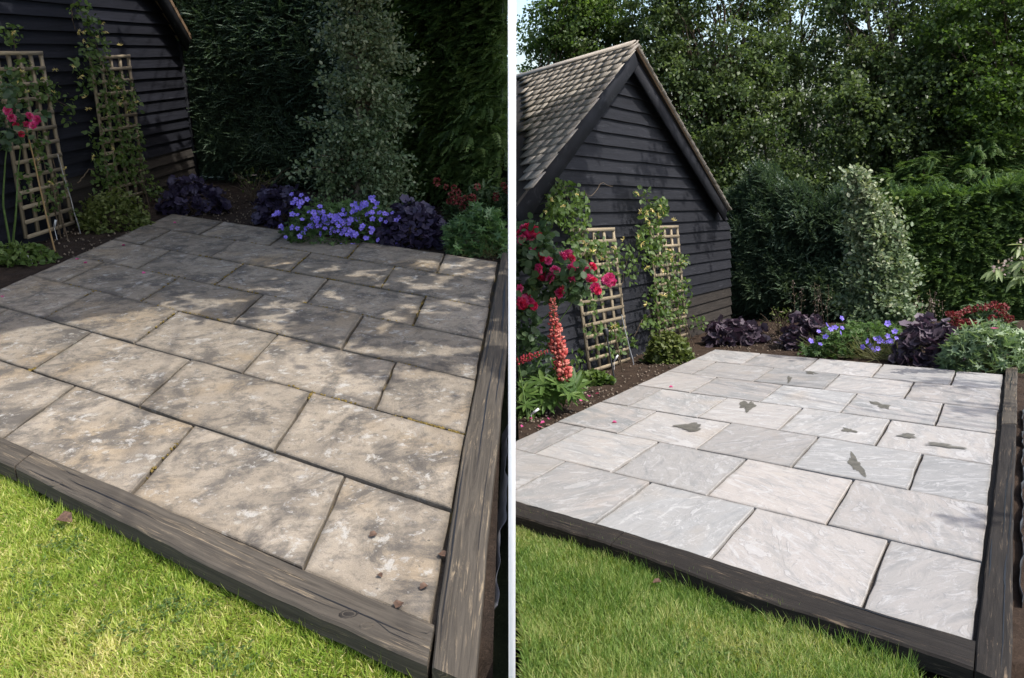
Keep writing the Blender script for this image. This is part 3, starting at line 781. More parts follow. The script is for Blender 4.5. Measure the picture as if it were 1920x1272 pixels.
# --- weed membrane
def strip(plot, pts, zt, zb, mat, label, rng, wob=.012, name='weed_membrane', off=0.0):
    P_ = np.array([plot.g(x, y, zb) for x, y in pts]); d = np.concatenate([[0], np.cumsum(np.linalg.norm(np.diff(P_, axis=0), axis=1))])
    n = 60; t = np.linspace(0, d[-1], n); Q = np.column_stack([np.interp(t, d, P_[:, i]) for i in range(3)])
    tg = norm(np.gradient(Q, axis=0)); nn = np.column_stack([-tg[:, 1], tg[:, 0], np.zeros(n)])
    w1 = wob * (np.sin(t * 9 + 1) + .6 * np.sin(t * 23) + .4 * np.sin(t * 41 + 2)) * .5
    top = Q + nn * (w1[:, None] + off); top[:, 2] = zt + .5 * wob * (np.sin(t * 13) + .5 * np.sin(t * 31 + 1))
    mid = Q + nn * (w1[:, None] * .4 + off * .5 + .006 * np.sin(t * 17)[:, None]); mid[:, 2] = (zt + zb) / 2
    V = np.vstack([Q, mid, top, top + nn * .0025, mid + nn * .0025, Q + nn * .0025]); Fc = []
    for k in range(5):
        for i in range(n - 1): Fc.append((k * n + i, k * n + i + 1, (k + 1) * n + i + 1, (k + 1) * n + i))
    return solo(plot, name, V, Fc, mat, label, 'membrane', smooth=True)
strip(L, [(-200, 795), (0, 899), (150, 972), (350, 1075), (420, 1112), (640, 1215), (790, 1290)], -.028, -.13, 'membrane', 'black weed membrane tucked under front of weathered brown sleeper', rngL, .014)
strip(L, [(941, 815), (938, 900), (930, 1000), (921, 1090), (910, 1170)], -.045, -.12, 'membrane_grey', 'folded grey black membrane beside the scratched brown sleeper', rngL, .016, off=.032)
strip(R, [(963, 985), (1140, 1042), (1395, 1133), (1670, 1232), (1800, 1285)], -.03, -.13, 'membrane', 'black weed membrane under the front of the dark sleepers', rngR, .012)
strip(R, [(1917, 790), (1916, 900), (1914, 1040), (1911, 1180)], .0, -.14, 'membrane', 'crumpled black membrane beside the right sleeper of clean patio', rngR, .014)

# ================================================================== DIVIDING LINE STAND-IN AND RETAINING EDGE
def retaining():
    ys = np.linspace(-1, 16, 12); V, Fc = [], []
    top = [np.array(L.M @ Vector((-.004, y, -.02))) for y in ys]; bot = [np.array(R.M @ Vector((.004, y, -.3))) for y in ys]
    for t, b in zip(top, bot):
        zb = min(b[2], t[2] - .3)
        V += [(-.006, t[1], t[2]), (.006, t[1], t[2]), (.006, t[1], zb), (-.006, t[1], zb)]
    for i in range(len(ys) - 1):
        for j in range(4): Fc.append((4 * i + j, 4 * i + (j + 1) % 4, 4 * i + 4 + (j + 1) % 4, 4 * i + 4 + j))
    Fc += [(0, 1, 2, 3), tuple(4 * (len(ys) - 1) + j for j in (3, 2, 1, 0))]
    solo(None, 'retaining_board', V, Fc, 'membrane_grey', 'edge between the two plots where the ground steps down', kind='structure')
retaining()
def boundary():
    y0 = 1.15  # added strip standing in for a white dividing line, no real post
    zg = lambda y: (L.M @ Vector((0, y, 0)))[2]
    t = thing(None, 'divider_stand_in', 'added slim white strip standing in for the line that divides the two views', 'divider strip', (0, y0, zg(y0)))
    def bx(name, ya, yb, za, zb, za2, zb2, w_, mat):
        V = np.array([(-w_, ya, za), (w_, ya, za), (w_, yb, za2), (-w_, yb, za2), (-w_, ya, zb), (w_, ya, zb), (w_, yb, zb2), (-w_, yb, zb2)])
        part(t, name, V, BOXF, mat)
    bx('post', y0, y0 + .012, zg(y0) - .15, zg(y0) + 2.15, zg(y0) - .15, zg(y0) + 2.15, .0056, 'opal_white')
    bx('divider_board', y0 + .014, 12, zg(y0) - .15, zg(y0) + .03, zg(12) - .15, zg(12) + .03, .005, 'white_paint')
boundary()

# ================================================================== SHEDS
def shed(plot, A, B, zl, zr, apex_s, apex_z, name, label, bh, mat, rng, worn_n, extra):
    """gable wall from A to B on the ground; feather edged boards, each its own piece"""
    A = np.asarray(A); B = np.asarray(B); e = norm(B - A); Ln = np.linalg.norm(B - A)
    n = np.array([e[1], -e[0], 0])                        # faces the patio
    t = thing(plot, name, label, 'shed', A)
    def lim(z):
        sl_ = 0.0 if z <= zl else (z - zl) / (apex_z - zl) * apex_s
        sr_ = Ln if z <= zr else Ln - (z - zr) / (apex_z - zr) * (Ln - apex_s)
        return sl_, sr_
    z = -.05; i = 0
    while z < apex_z - .04:
        z1 = min(z + bh * rng.uniform(.97, 1.03), apex_z - .01); zt = min(z1 + .02, apex_z - .005)
        a0, b0 = lim(z); a1, b1 = lim(zt)
        wv = rng.normal(0, .002, 4)
        segs = 6; V = []; uv = []
        for k in range(segs + 1):
            q = k / segs; s0 = a0 + (b0 - a0) * q; s1 = a1 + (b1 - a1) * q
            sag = rng.normal(0, .0025)
            p0 = A + e * s0 + np.array([0, 0, z + sag]); p1 = A + e * s1 + np.array([0, 0, zt])
            V += [p0 + n * (.046 + wv[0]), p0 + n * .004, p1 + n * .004, p1 + n * .010]
            uv += [(s0, 0), (s0, .02), (s1, .2), (s1, .17)]
        Fc = []
        for k in range(segs):
            for j in range(4): Fc.append((4 * k + j, 4 * k + 4 + j, 4 * k + 4 + (j + 1) % 4, 4 * k + (j + 1) % 4))
        Fc += [(0, 1, 2, 3), tuple(4 * segs + j for j in (3, 2, 1, 0))]
        m_ = mat
        if i < worn_n and worn_n:
            # lower boards renewed in bare timber towards the far corner: a butt joint
            cut = .62
            Va = np.array(V); 
            k0 = int(segs * cut)
            part(t, 'board', Va[:4 * (k0 + 1)], Fc[:4 * k0] + [(0, 1, 2, 3), tuple(4 * k0 + j for j in (3, 2, 1, 0))], mat, uv=uv[:4 * (k0 + 1)])
            Vb = Va[4 * k0:] + n * .002; nb = segs - k0
            part(t, 'board', Vb, Fc[:4 * nb] + [(0, 1, 2, 3), tuple(4 * nb + j for j in (3, 2, 1, 0))], 'board_worn', uv=np.array(uv[4 * k0:]) + .3)
        else:
            part(t, 'board', V, Fc, mat, uv=uv)
        z = z1; i += 1
    return t, A, e, n, Ln, lim
# ---- right shed
A = R.g(968, 737); B = R.g(1368, 601); e = norm(B - A); nR = np.array([e[1], -e[0], 0])
ap = R.on(1190, 98, A, nR); er = R.on(1353, 398, B, nR)
apS = (ap - A) @ e; LnR = np.linalg.norm(B - A)
el_ = R.on(980, 398, A, nR)
kr = (ap[2] - er[2]) / ((er - ap) @ e)
zrR = ap[2] - kr * (LnR - apS)
zlR = ap[2] - (ap[2] - el_[2]) / ((ap - el_) @ e) * apS
shedR, A, e, nR, LnR, limR = shed(R, A, B, zlR, zrR, apS, ap[2], 'timber_shed', 'black weatherboarded shed gable with wood shingle roof beside the clean patio', .165, 'board_charcoal', rngR, 4, None)
# roof: ridge runs back from the apex
ridge0 = R.on(1189, 82, A + nR * .22, nR)
zr_ = ridge0[2]
rp = R.g(1050, 122, zr_); gdir = rp - ridge0; gdir[2] = 0; gdir = norm(gdir)
vl = R.on(972, 376, A + nR * .22, nR)                    # bottom of the left verge
sdir = norm(ridge0 - vl); slen = np.linalg.norm(ridge0 - vl)
roofn = norm(np.cross(sdir, gdir)); roofn = roofn if roofn[2] > 0 else -roofn
# sub-roof board, clipped at the boundary
def roofslab(parent, name, poly, nrm_, th, mat):
    poly = np.array(poly); m = len(poly); V = np.vstack([poly, poly - nrm_ * th])
    return part(parent, name, V, [tuple(range(m)), tuple(range(2 * m - 1, m - 1, -1))] + [(i, m + i, m + (i + 1) % m, (i + 1) % m) for i in range(m)], mat, uv=np.array([(v[0], v[1]) for v in V]))
vlow = vl - sdir * .15
poly = clip_half([ridge0, ridge0 + gdir * 9, vlow + gdir * 9, vlow], lambda p: R.wx(p)[0] - .03)
roofR = roofslab(shedR, 'roof', poly, roofn, .03, 'board_worn')
def shingle_mesh(wd, ln, seed):
    rg = np.random.default_rng(seed); t0, t1 = .024, .004
    V = np.array([(-wd / 2, 0, 0), (wd / 2, 0, 0), (wd / 2, ln, 0), (-wd / 2, ln, 0), (-wd / 2, 0, t0), (wd / 2, 0, t0), (wd / 2, ln, t1), (-wd / 2, ln, t1)]) + rg.normal(0, .0014, (8, 3)) * (1, 1, .4)
    uv = np.array([(v[1], v[0]) for v in V])
    return buildmesh('shingle', V, BOXF, 'shingle_wood', uv=uv)
SH = [shingle_mesh(wd, .30, i) for i, wd in enumerate((.12, .15, .19))]; SHW = (.12, .15, .19)
cnt = 0; row = 0; q = -.15
while q < slen - .02:
    x = -.06 - rngR.uniform(0, .1)
    while x < 8:
        k = rngR.integers(0, 3); c = vl + sdir * (q + rngR.uniform(-.005, .005)) + gdir * (x + SHW[k] / 2) + roofn * (.012 + rngR.uniform(0, .004))
        x += SHW[k] + .006
        if R.wx(c)[0] < .12: break
        if q + .30 > slen:
            pass
        yv = norm(sdir - roofn * .035); xv = norm(np.cross(yv, roofn)); zv = np.cross(xv, yv)
        sq = min(1.0, (slen - q + .02) / .30)
        Rm = np.column_stack([xv, yv * sq, zv])
        inst(roofR, 'shingle', SH[k], c, Rm); cnt += 1
    q += .168; row += 1
# right slope, seen along its edge
vr = R.on(1366, 392, A + nR * .22, nR); sdr = norm(ridge0 - vr); rn2 = norm(np.cross(sdr, gdir)); rn2 = rn2 if rn2[2] > 0 else -rn2
pol2 = clip_half([ridge0 + np.array([0, 0, .0]), ridge0 + gdir * 9, vr + gdir * 9, vr], lambda p: R.wx(p)[0] - .03)
roof2 = roofslab(shedR, 'roof', pol2, rn2, .03, 'board_worn')
q = -.05; l2 = np.linalg.norm(ridge0 - vr)
while q < l2:
    k = rngR.integers(0, 3)
    for x in (-.03, .2, .41):
        c = vr + sdr * q + gdir * (x + SHW[k] / 2) + rn2 * .012; yv = norm(sdr - rn2 * .035); xv = norm(np.cross(yv, rn2)); Rm = np.column_stack([xv, yv * min(1, (l2 - q + .02) / .3), np.cross(xv, yv)])
        inst(roof2, 'shingle', SH[k], c, Rm)
    q += .168
# ridge capping and barge boards
rend = ridge0 + gdir * min(8, (R.wx(ridge0)[0] - .05) / max(1e-3, -(R.wx(ridge0 + gdir)[0] - R.wx(ridge0)[0])))
for dv, nn_ in ((-sdir, roofn), (-sdr, rn2)):
    V, Fc, uv = bar(ridge0 + dv * .06 + nn_ * .034 - gdir * .03, rend + dv * .06 + nn_ * .034, .13, .014, nn_); part(roofR, 'ridge_cap', V, Fc, 'shingle_wood', uv=uv)
def barge(parent, top, bot, wd, th, mat, drop):
    d = norm(bot - top); up = norm(np.cross(nR, d)); up = up if up[2] > 0 else -up
    o = -up * (wd / 2 + drop) + nR * -.03
    V, Fc, uv = bar(top + o, bot + o, wd, th, nR); part(parent, 'barge_board', V, Fc, mat, uv=uv)
barge(shedR, ridge0 + (-sdir) * .02, vl - sdir * .1, .25, .03, 'board_charcoal', .03)
barge(shedR, ridge0 + (-sdr) * .02 - nR * .034, vr, .2, .03, 'board_charcoal', .03)
barge(shedR, ridge0 + (-sdr) * .01 + nR * .02, vr - sdr * .03, .045, .05, 'shingle_edge', -.02)
# the walls behind the gable
def wallq(parent, pts, mat='board_black'):
    pts = np.array(pts); c = norm(np.cross(pts[1] - pts[0], pts[3] - pts[0])) * .03
    V = np.vstack([pts, pts - c]); part(parent, 'side_wall', V, [(0, 1, 2, 3), (7, 6, 5, 4), (0, 4, 5, 1), (1, 5, 6, 2), (2, 6, 7, 3), (3, 7, 4, 0)], mat, uv=np.array([(v[1], v[2]) for v in V]))
up = np.array([0, 0, 1.0])
Bb = B - nR * .01
wallq(shedR, [Bb, Bb + gdir * 4, Bb + gdir * 4 + up * zrR, Bb + up * zrR])
pe = ridge0 - up * (zr_) ; pe2 = rend.copy(); pe2[2] = 0
Al = A + e * .05 - nR * .02
wallq(shedR, [Al, pe2 + gdir * 0, pe2 + up * (zr_ - .08), Al + up * (zlR - .05)])
wallq(shedR, [A - nR * .012, B - nR * .012, B - nR * .012 + up * zrR, A - nR * .012 + up * zlR])
# bare corner post at the near left end
V, Fc, uv = bar(A + e * .03 + nR * .03, A + e * .03 + nR * .03 + up * (zlR - .1), .09, .05, nR); part(shedR, 'corner_post', V, Fc, 'board_charcoal', uv=uv)

# ---- left shed
A0 = L.g(0, 467); B0 = L.g(366, 339); e0 = norm(B0 - A0); nL = np.array([e0[1], -e0[0], 0])
p1 = L.on(364, 66, B0 + nL * .2, nL); p2 = L.on(328, 0, B0 + nL * .2, nL)
kL = (p2[2] - p1[2]) / ((p1 - p2) @ e0)
Ac = A0 - e0 * 2.2; LnL = np.linalg.norm(B0 - Ac)
zrL = p1[2] - .08; apL = LnL * .5; apz = zrL + kL * (LnL - apL)
shedL, _, _, _, _, _ = shed(L, Ac, B0, apz - kL * apL, zrL, apL, apz, 'timber_shed', 'black weatherboarded shed wall in deep shade beside the uncleaned patio', .135, 'board_black', rngL, 4, None)
topL = Ac + e0 * apL + nL * .2 + up * (apz + .12); botR = B0 + e0 * .05 + nL * .2 + up * (zrL + .06); botL = Ac + nL * .2 + up * (apz - kL * apL + .1)
gL = np.array([-1, .1, 0]); gL = norm(gL)
for bb in (botR, botL):
    nn_ = norm(np.cross(topL - bb, gL)); nn_ = nn_ if nn_[2] > 0 else -nn_
    roofslab(shedL, 'roof', [topL, topL + gL * 3.5, bb + gL * 3.5, bb], nn_, .05, 'shingle_edge')
for bb in (botR, botL):
    d_ = norm(bb - topL); u_ = norm(np.cross(nL, d_)); u_ = u_ if u_[2] > 0 else -u_
    V, Fc, uv = bar(topL - u_ * .16 - nL * .02, bb - u_ * .16 - nL * .02, .2, .03, nL); part(shedL, 'barge_board', V, Fc, 'board_charcoal', uv=uv)
nn_ = nL * -.012
wallq(shedL, [Ac + nn_, B0 + nn_, B0 + nn_ + up * zrL, Ac + nn_ + up * zrL])
wallq(shedL, [B0 + nn_, B0 + gL * 3.3, B0 + gL * 3.3 + up * zrL, B0 + nn_ + up * zrL])
V, Fc, uv = bar(B0 + nL * .03, B0 + nL * .03 + up * zrL, .07, .05, nL); part(shedL, 'corner_post', V, Fc, 'board_charcoal', uv=uv)

# ================================================================== TRELLISES
def trellis(plot, TL, TR, BR, BL, P0, n, nv, nh, label, bw=.034):
    c = [plot.on(*q, P0 + n * .13, n) for q in (TL, TR, BR, BL)]
    t = thing(plot, 'trellis', label, 'trellis', (c[2] + c[3]) / 2, 'wooden trellises on the shed walls')
    def bl(a, b):
        return (c[0] * (1 - a) + c[1] * a) * (1 - b) + (c[3] * (1 - a) + c[2] * a) * b
    for i in range(nv):
        a = i / (nv - 1); V, Fc, uv = bar(bl(a, 0) , bl(a, 1), bw, .02, n); part(t, 'upright', V, Fc, 'trellis_wood', uv=uv)
    for i in range(nh):
        b_ = i / (nh - 1) * .985 + .008; V, Fc, uv = bar(bl(-.01, b_) + n * .018, bl(1.01, b_) + n * .018, bw * .85, .014, n); part(t, 'crossbar', V, Fc, 'trellis_wood', uv=uv)
    return t
trellis(L, (-8, 97), (75, 97), (136, 419), (49, 447), A0, nL, 5, 13, 'left of two trellises on the dark shed, behind red roses', .042)
trellis(L, (170, 107), (240, 103), (271, 362), (208, 376), A0, nL, 5, 13, 'right of two trellises on the dark shed, behind the rounded shrub', .042)
trellis(R, (1071, 430), (1149, 428), (1178, 675), (1106, 698), A, nR, 5, 13, 'trellis on sunlit shed gable beside roses and lupin', .05)
trellis(R, (1219, 425), (1269, 424), (1287, 628), (1238, 640), A, nR, 5, 13, 'trellis on sunlit shed gable nearer the dark hedge', .05)

# ================================================================== CLIMBERS
def flower_yellow():
    rg = np.random.default_rng(3); N = 9; d = rvec(rg, N); d[:, 2] = abs(d[:, 2]) + .2
    V, Fc = scatter(NARROW, np.zeros((N, 3)), frames(d, rvec(rg, N)), rg.uniform(.7, 1.1, N))
    return buildmesh('flower', V, Fc, 'yellow', rnd=np.repeat(rg.uniform(0, 1, N), 2))
FY = flower_yellow()
def climber(plot, P0, n, spots, stems, flowers, label, rng, leaf, fsize, mat='climber', dens=.5, off=.17):
    b0 = plot.on(*stems[0][0], P0 + n * off, n); b0 = np.array([b0[0], b0[1], -.03])
    t = thing(plot, 'climbing_honeysuckle', label, 'climber', b0, 'honeysuckles climbing the trellises')
    for s in stems:
        pts = [plot.on(x, y, P0 + n * (off - .02), n) + rng.normal(0, .008, 3) for x, y in s]
        d = np.concatenate([[0], np.cumsum(np.linalg.norm(np.diff(pts, axis=0), axis=1))]); tt = np.linspace(0, d[-1], 16)
        pts = np.column_stack([np.interp(tt, d, np.array(pts)[:, i]) for i in range(3)]) + rng.normal(0, .006, (16, 3)); 
        V, Fc = tube(pts, np.linspace(.007, .003, 16), 5); part(t, 'stem', V, Fc, 'twig')
    pos = []
    for (x, y, rx, ry, cnt_) in spots:
        m = int(cnt_ * dens); a = rng.uniform(0, 6.28, m); r_ = np.sqrt(rng.uniform(0, 1, m))
        for xx, yy in zip(x + rx * r_ * np.cos(a), y + ry * r_ * np.sin(a)):
            pos.append(plot.on(xx, yy, P0 + n * (off + rng.uniform(-.05, .13)), n))
    pos = np.array(pos); N = len(pos)
    d = rvec(rng, N) + np.array([0, 0, -.3]); nr = n * .8 + rvec(rng, N) * .8 + np.array([0, 0, .6])
    foliage(plot, t, 'leaves', pos, d, nr, leaf, BROAD, mat, rng)
    for (x, y) in flowers:
        p = plot.on(x, y, P0 + n * (off + .12), n)
        if plot.keep(p, .05)[0]: inst(t, 'flower', FY, p, frames(rvec(rng, 1), rvec(rng, 1))[0], fsize * rng.uniform(.8, 1.2))
z5 = lambda l: [(x / 2.65, y / 2.65) for x, y in l]
climber(L, A0, nL, [(20, 65, 20, 22, 90), (40, 130, 35, 18, 130), (60, 165, 45, 30, 200), (20, 160, 25, 30, 120), (95, 175, 20, 25, 90), (130, 205, 12, 32, 60), (70, 270, 20, 25, 60), (75, 300, 18, 30, 60), (110, 350, 25, 20, 100), (45, 350, 14, 28, 50), (90, 380, 30, 22, 90), (140, 395, 14, 12, 30)],
        [[(110, 440), (95, 360), (75, 270), (65, 180), (40, 130), (20, 65)], [(118, 440), (108, 350), (90, 240), (95, 180), (130, 200)]],
        z5([(210, 385), (135, 460), (275, 345), (265, 460), (60, 160), (110, 355), (85, 415), (255, 905), (195, 795), (325, 840)]), 'honeysuckle over the left trellis on the dark shed', rngL, .052, .035)
climber(L, A0, nL, [(180, 95, 26, 35, 230), (175, 50, 18, 22, 90), (150, 15, 22, 22, 90), (155, 110, 22, 30, 110), (185, 130, 22, 30, 150), (160, 155, 18, 25, 90), (225, 165, 28, 30, 220), (250, 195, 18, 18, 90), (200, 190, 22, 22, 120), (210, 215, 22, 22, 120), (180, 250, 18, 25, 100), (235, 265, 36, 40, 420), (185, 290, 16, 22, 80), (215, 320, 40, 30, 330), (245, 300, 28, 30, 240), (290, 360, 16, 18, 110), (200, 340, 30, 25, 150), (265, 335, 22, 25, 120)],
        [[(262, 385), (255, 320), (235, 250), (215, 190), (190, 110), (165, 40), (145, 5)], [(275, 395), (262, 340), (240, 280), (225, 220)], [(145, 345), (165, 320), (200, 310)], [(135, 5), (138, 40), (142, 55)]],
        z5([(508, 115), (525, 155), (488, 188), (440, 230), (410, 205), (600, 228), (368, 328), (398, 378), (438, 538), (425, 485), (585, 440), (548, 570), (615, 488), (680, 510), (637, 550), (458, 780), (568, 735), (388, 155), (415, 155), (590, 515)]), 'honeysuckle with cream flowers over the right trellis on the dark shed', rngL, .052, .040)
zr5 = lambda l: [(960 + x / 2.65, 340 + y / 2.65) for x, y in l]
climber(R, A, nR, [(1060, 380, 42, 32, 420), (1080, 410, 32, 28, 260), (1040, 400, 22, 22, 140), (1105, 460, 34, 24, 150), (1130, 470, 40, 20, 150), (1085, 470, 28, 30, 190), (1150, 500, 22, 20, 90), (1180, 485, 12, 30, 60), (1130, 520, 34, 22, 110), (1115, 560, 26, 22, 70), (1150, 620, 25, 18, 90), (1110, 610, 20, 20, 50), (1175, 640, 18, 22, 80), (1140, 655, 30, 14, 80), (1085, 670, 16, 14, 40), (1060, 350, 26, 14, 100), (1190, 505, 10, 30, 40)],
        [[(1160, 690), (1150, 640), (1130, 560), (1105, 470), (1075, 410), (1055, 360)], [(1165, 695), (1170, 620), (1165, 540), (1178, 490)], [(1055, 350), (1110, 372), (1125, 340), (1148, 352)]],
        zr5([(320, 60), (245, 122), (195, 97), (170, 145), (505, 325), (445, 378), (555, 290), (400, 350), (505, 720), (365, 310)]), 'honeysuckle over the trellis beside roses on sunlit shed', rngR, .070, .055)
climber(R, A, nR, [(1225, 400, 22, 24, 190), (1240, 385, 18, 18, 110), (1205, 365, 16, 14, 50), (1222, 440, 26, 26, 220), (1205, 455, 14, 24, 80), (1235, 470, 26, 20, 150), (1260, 490, 28, 22, 190), (1285, 490, 10, 12, 40), (1220, 490, 18, 22, 90), (1250, 540, 30, 26, 220), (1265, 570, 34, 22, 260), (1225, 560, 14, 22, 70), (1245, 600, 40, 20, 230), (1310, 605, 16, 14, 80), (1222, 610, 18, 12, 60), (1275, 540, 22, 24, 120), (1180, 515, 10, 14, 25)],
        [[(1293, 650), (1280, 600), (1262, 540), (1245, 470), (1232, 410), (1215, 375), (1195, 365)], [(1300, 652), (1285, 620), (1270, 570)], [(1190, 630), (1205, 600), (1230, 585)]],
        zr5([(627, 60), (743, 127), (752, 152), (805, 197), (688, 208), (640, 152), (660, 187), (727, 177), (672, 155), (643, 308), (623, 275), (668, 425), (755, 445), (788, 385), (858, 402), (670, 612), (755, 568), (780, 345), (865, 650), (700, 140)]), 'honeysuckle with yellow flowers over the trellis nearer the hedge', rngR, .070, .060)

# ================================================================== HEDGES
def hedge(plot, name, label, px_line, H, depth, n, proto, size, mat, rng, bulge=.18, group=None, tip=.5, noise_sc=2.2, ragged=.25, core='woodland', down=.0, stemsn=0):
    """a hedge standing on a line of base pixels"""
    Q = np.array([plot.g(x, y, -.04) for x, y in px_line]); d = np.concatenate([[0], np.cumsum(np.linalg.norm(np.diff(Q, axis=0), axis=1))])
    base = Q.mean(0); t = thing(plot, name, label, 'hedge', base, group)
    s = rng.uniform(0, d[-1], n); B_ = np.column_stack([np.interp(s, d, Q[:, i]) for i in range(3)])
    e_ = np.column_stack([np.interp(s, (d[:-1] + d[1:]) / 2, norm(np.diff(Q, axis=0))[:, i]) for i in range(3)]); e_ = norm(e_)
    out = np.column_stack([e_[:, 1], -e_[:, 0], np.zeros(n)])
    Hs = np.interp(s / d[-1], [h[0] for h in H], [h[1] for h in H])
    z = rng.uniform(0, 1, n) * Hs
    top = rng.uniform(0, 1, n) < .18
    key = np.column_stack([s, z, np.zeros(n)])
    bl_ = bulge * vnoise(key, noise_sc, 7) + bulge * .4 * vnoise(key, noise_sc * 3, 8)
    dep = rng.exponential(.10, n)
    z = np.where(top, Hs + ragged * .5 * vnoise(key * np.array([1, 0, 0]), 5, 9) - rng.exponential(.12, n), z)
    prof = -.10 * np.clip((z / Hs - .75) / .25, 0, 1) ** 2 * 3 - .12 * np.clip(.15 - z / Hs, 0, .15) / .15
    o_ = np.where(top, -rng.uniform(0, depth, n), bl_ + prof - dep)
    pos = B_ + out * o_[:, None] + np.array([0, 0, 1]) * z[:, None]
    dirs = out * .8 + rvec(rng, n) * .55 + np.array([0, 0, 1.]) * (rng.uniform(.0, .7, n)[:, None] * np.where(top, 2.0, 1.0)[:, None] - down)
    nr = np.array([0, 0, 1.0]) + out * .45 + rvec(rng, n) * .35
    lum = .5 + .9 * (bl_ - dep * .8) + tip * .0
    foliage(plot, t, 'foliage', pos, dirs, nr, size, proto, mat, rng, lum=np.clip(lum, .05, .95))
    # solid dark core standing in for the shade inside the hedge
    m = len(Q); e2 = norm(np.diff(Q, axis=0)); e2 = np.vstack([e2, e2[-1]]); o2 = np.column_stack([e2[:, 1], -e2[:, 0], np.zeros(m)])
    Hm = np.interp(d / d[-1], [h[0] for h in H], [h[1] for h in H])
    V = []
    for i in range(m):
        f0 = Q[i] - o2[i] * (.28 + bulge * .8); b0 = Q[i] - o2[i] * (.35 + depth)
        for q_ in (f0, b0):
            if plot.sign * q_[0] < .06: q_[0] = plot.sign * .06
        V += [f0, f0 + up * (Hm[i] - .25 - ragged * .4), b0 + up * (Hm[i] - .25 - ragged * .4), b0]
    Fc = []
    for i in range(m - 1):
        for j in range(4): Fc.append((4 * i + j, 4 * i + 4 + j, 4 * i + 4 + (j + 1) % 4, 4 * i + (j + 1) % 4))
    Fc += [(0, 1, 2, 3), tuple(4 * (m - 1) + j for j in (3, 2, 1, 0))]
    part(t, 'dark_core', V, Fc, core)
    return t
rH = np.random.default_rng(77)
hedge(L, 'yew_hedge', 'dark loose yew hedge beside the shaded shed corner', [(330, 335), (480, 345), (640, 362), (770, 378)], [(0, 2.5), (.3, 2.75), (1, 2.95)], .8, 12500, SPRIG, .215, 'yew', rH, .16)
hedge(L, 'conifer_hedge', 'dark feathery conifer hedge at right of the shaded garden', [(740, 375), (850, 386), (945, 398)], [(0, 2.7), (1, 2.8)], .8, 5200, FROND, .24, 'thuja', rH, .12, down=.35)
hedge(R, 'yew_hedge', 'dark loose yew hedge between the shed and the variegated holly', [(1345, 592), (1400, 597), (1500, 600), (1610, 602)], [(0, 2.1), (.2, 2.45), (.45, 2.35), (.62, 2.35), (.8, 1.95), (1, 1.8)], .9, 13500, SPRIG, .235, 'yew', rH, .24, ragged=.8)
hedge(R, 'conifer_hedge', 'clipped feathery green conifer hedge at the right behind red flowers', [(1590, 602), (1700, 601), (1800, 600), (1945, 599)], [(0, 2.0), (.3, 2.05), (1, 2.15)], .9, 8200, FROND, .205, 'thuja', rH, .05, noise_sc=5, ragged=.12, down=.3)
# loose upper conifers rising behind the clipped hedge
def conifer(plot, px, Y, zc, rx, ry, rz, n, size, label, rng, mat='thuja'):
    c = plot.at(px, 400, Y); b_ = np.array([c[0], c[1], -.1])
    t = thing(plot, 'conifer_tree', label, 'tree', b_, 'conifers behind the clipped hedge')
    V, Fc = tube([b_, b_ + up * zc, b_ + up * (zc + rz * .8)], [.09, .06, .02], 7); part(t, 'trunk', V, Fc, 'bark')
    # tiers of branches carrying drooping fronds
    pos, dirs = [], []
    nb = 46
    for i in range(nb):
        z = b_[2] + rng.uniform(.8, zc + rz); a = rng.uniform(0, 6.28); q = max(.15, 1 - max(0, (z - zc) / rz)) 
        ln = rng.uniform(.6, 1) * q; dv = np.array([rx * math.cos(a), ry * math.sin(a), rng.uniform(-.05, .25)]) * ln
        m = n // nb; tt = rng.uniform(.2, 1, m)
        p = np.array([b_[0], b_[1], z]) + dv * tt[:, None] + rng.normal(0, .09, (m, 3)) * (1, 1, .5); p[:, 2] -= .18 * tt ** 2
        pos.append(p); dirs.append(norm(dv) + rvec(rng, m) * .6 + np.array([0, 0, -.25]))
    pos = np.vstack(pos); dirs = np.vstack(dirs); N = len(pos)
    foliage(plot, t, 'crown', pos, dirs, np.array([0, 0, 1.]) + rvec(rng, N) * .3, size, FROND, mat, rng)
conifer(R, 1730, 14.6, 1.95, 1.1, .8, .95, 2600, .18, 'low feathery conifer behind the hedge above the holly', rH)
conifer(R, 1840, 14.4, 2.2, 1.1, .8, 1.1, 3200, .19, 'broad feathery conifer rising behind the clipped hedge', rH)
conifer(R, 1945, 14.2, 2.1, 1.0, .8, .9, 2200, .18, 'feathery conifer behind the hedge at the right edge', rH)
conifer(R, 1665, 14.8, 1.75, .8, .7, .8, 1600, .17, 'small conifer tips between holly and clipped hedge', rH)
conifer(L, 905, 9.9, 2.4, 1.0, .7, .9, 2400, .18, 'feathery conifer above the hedge at right of the shaded garden', rH)

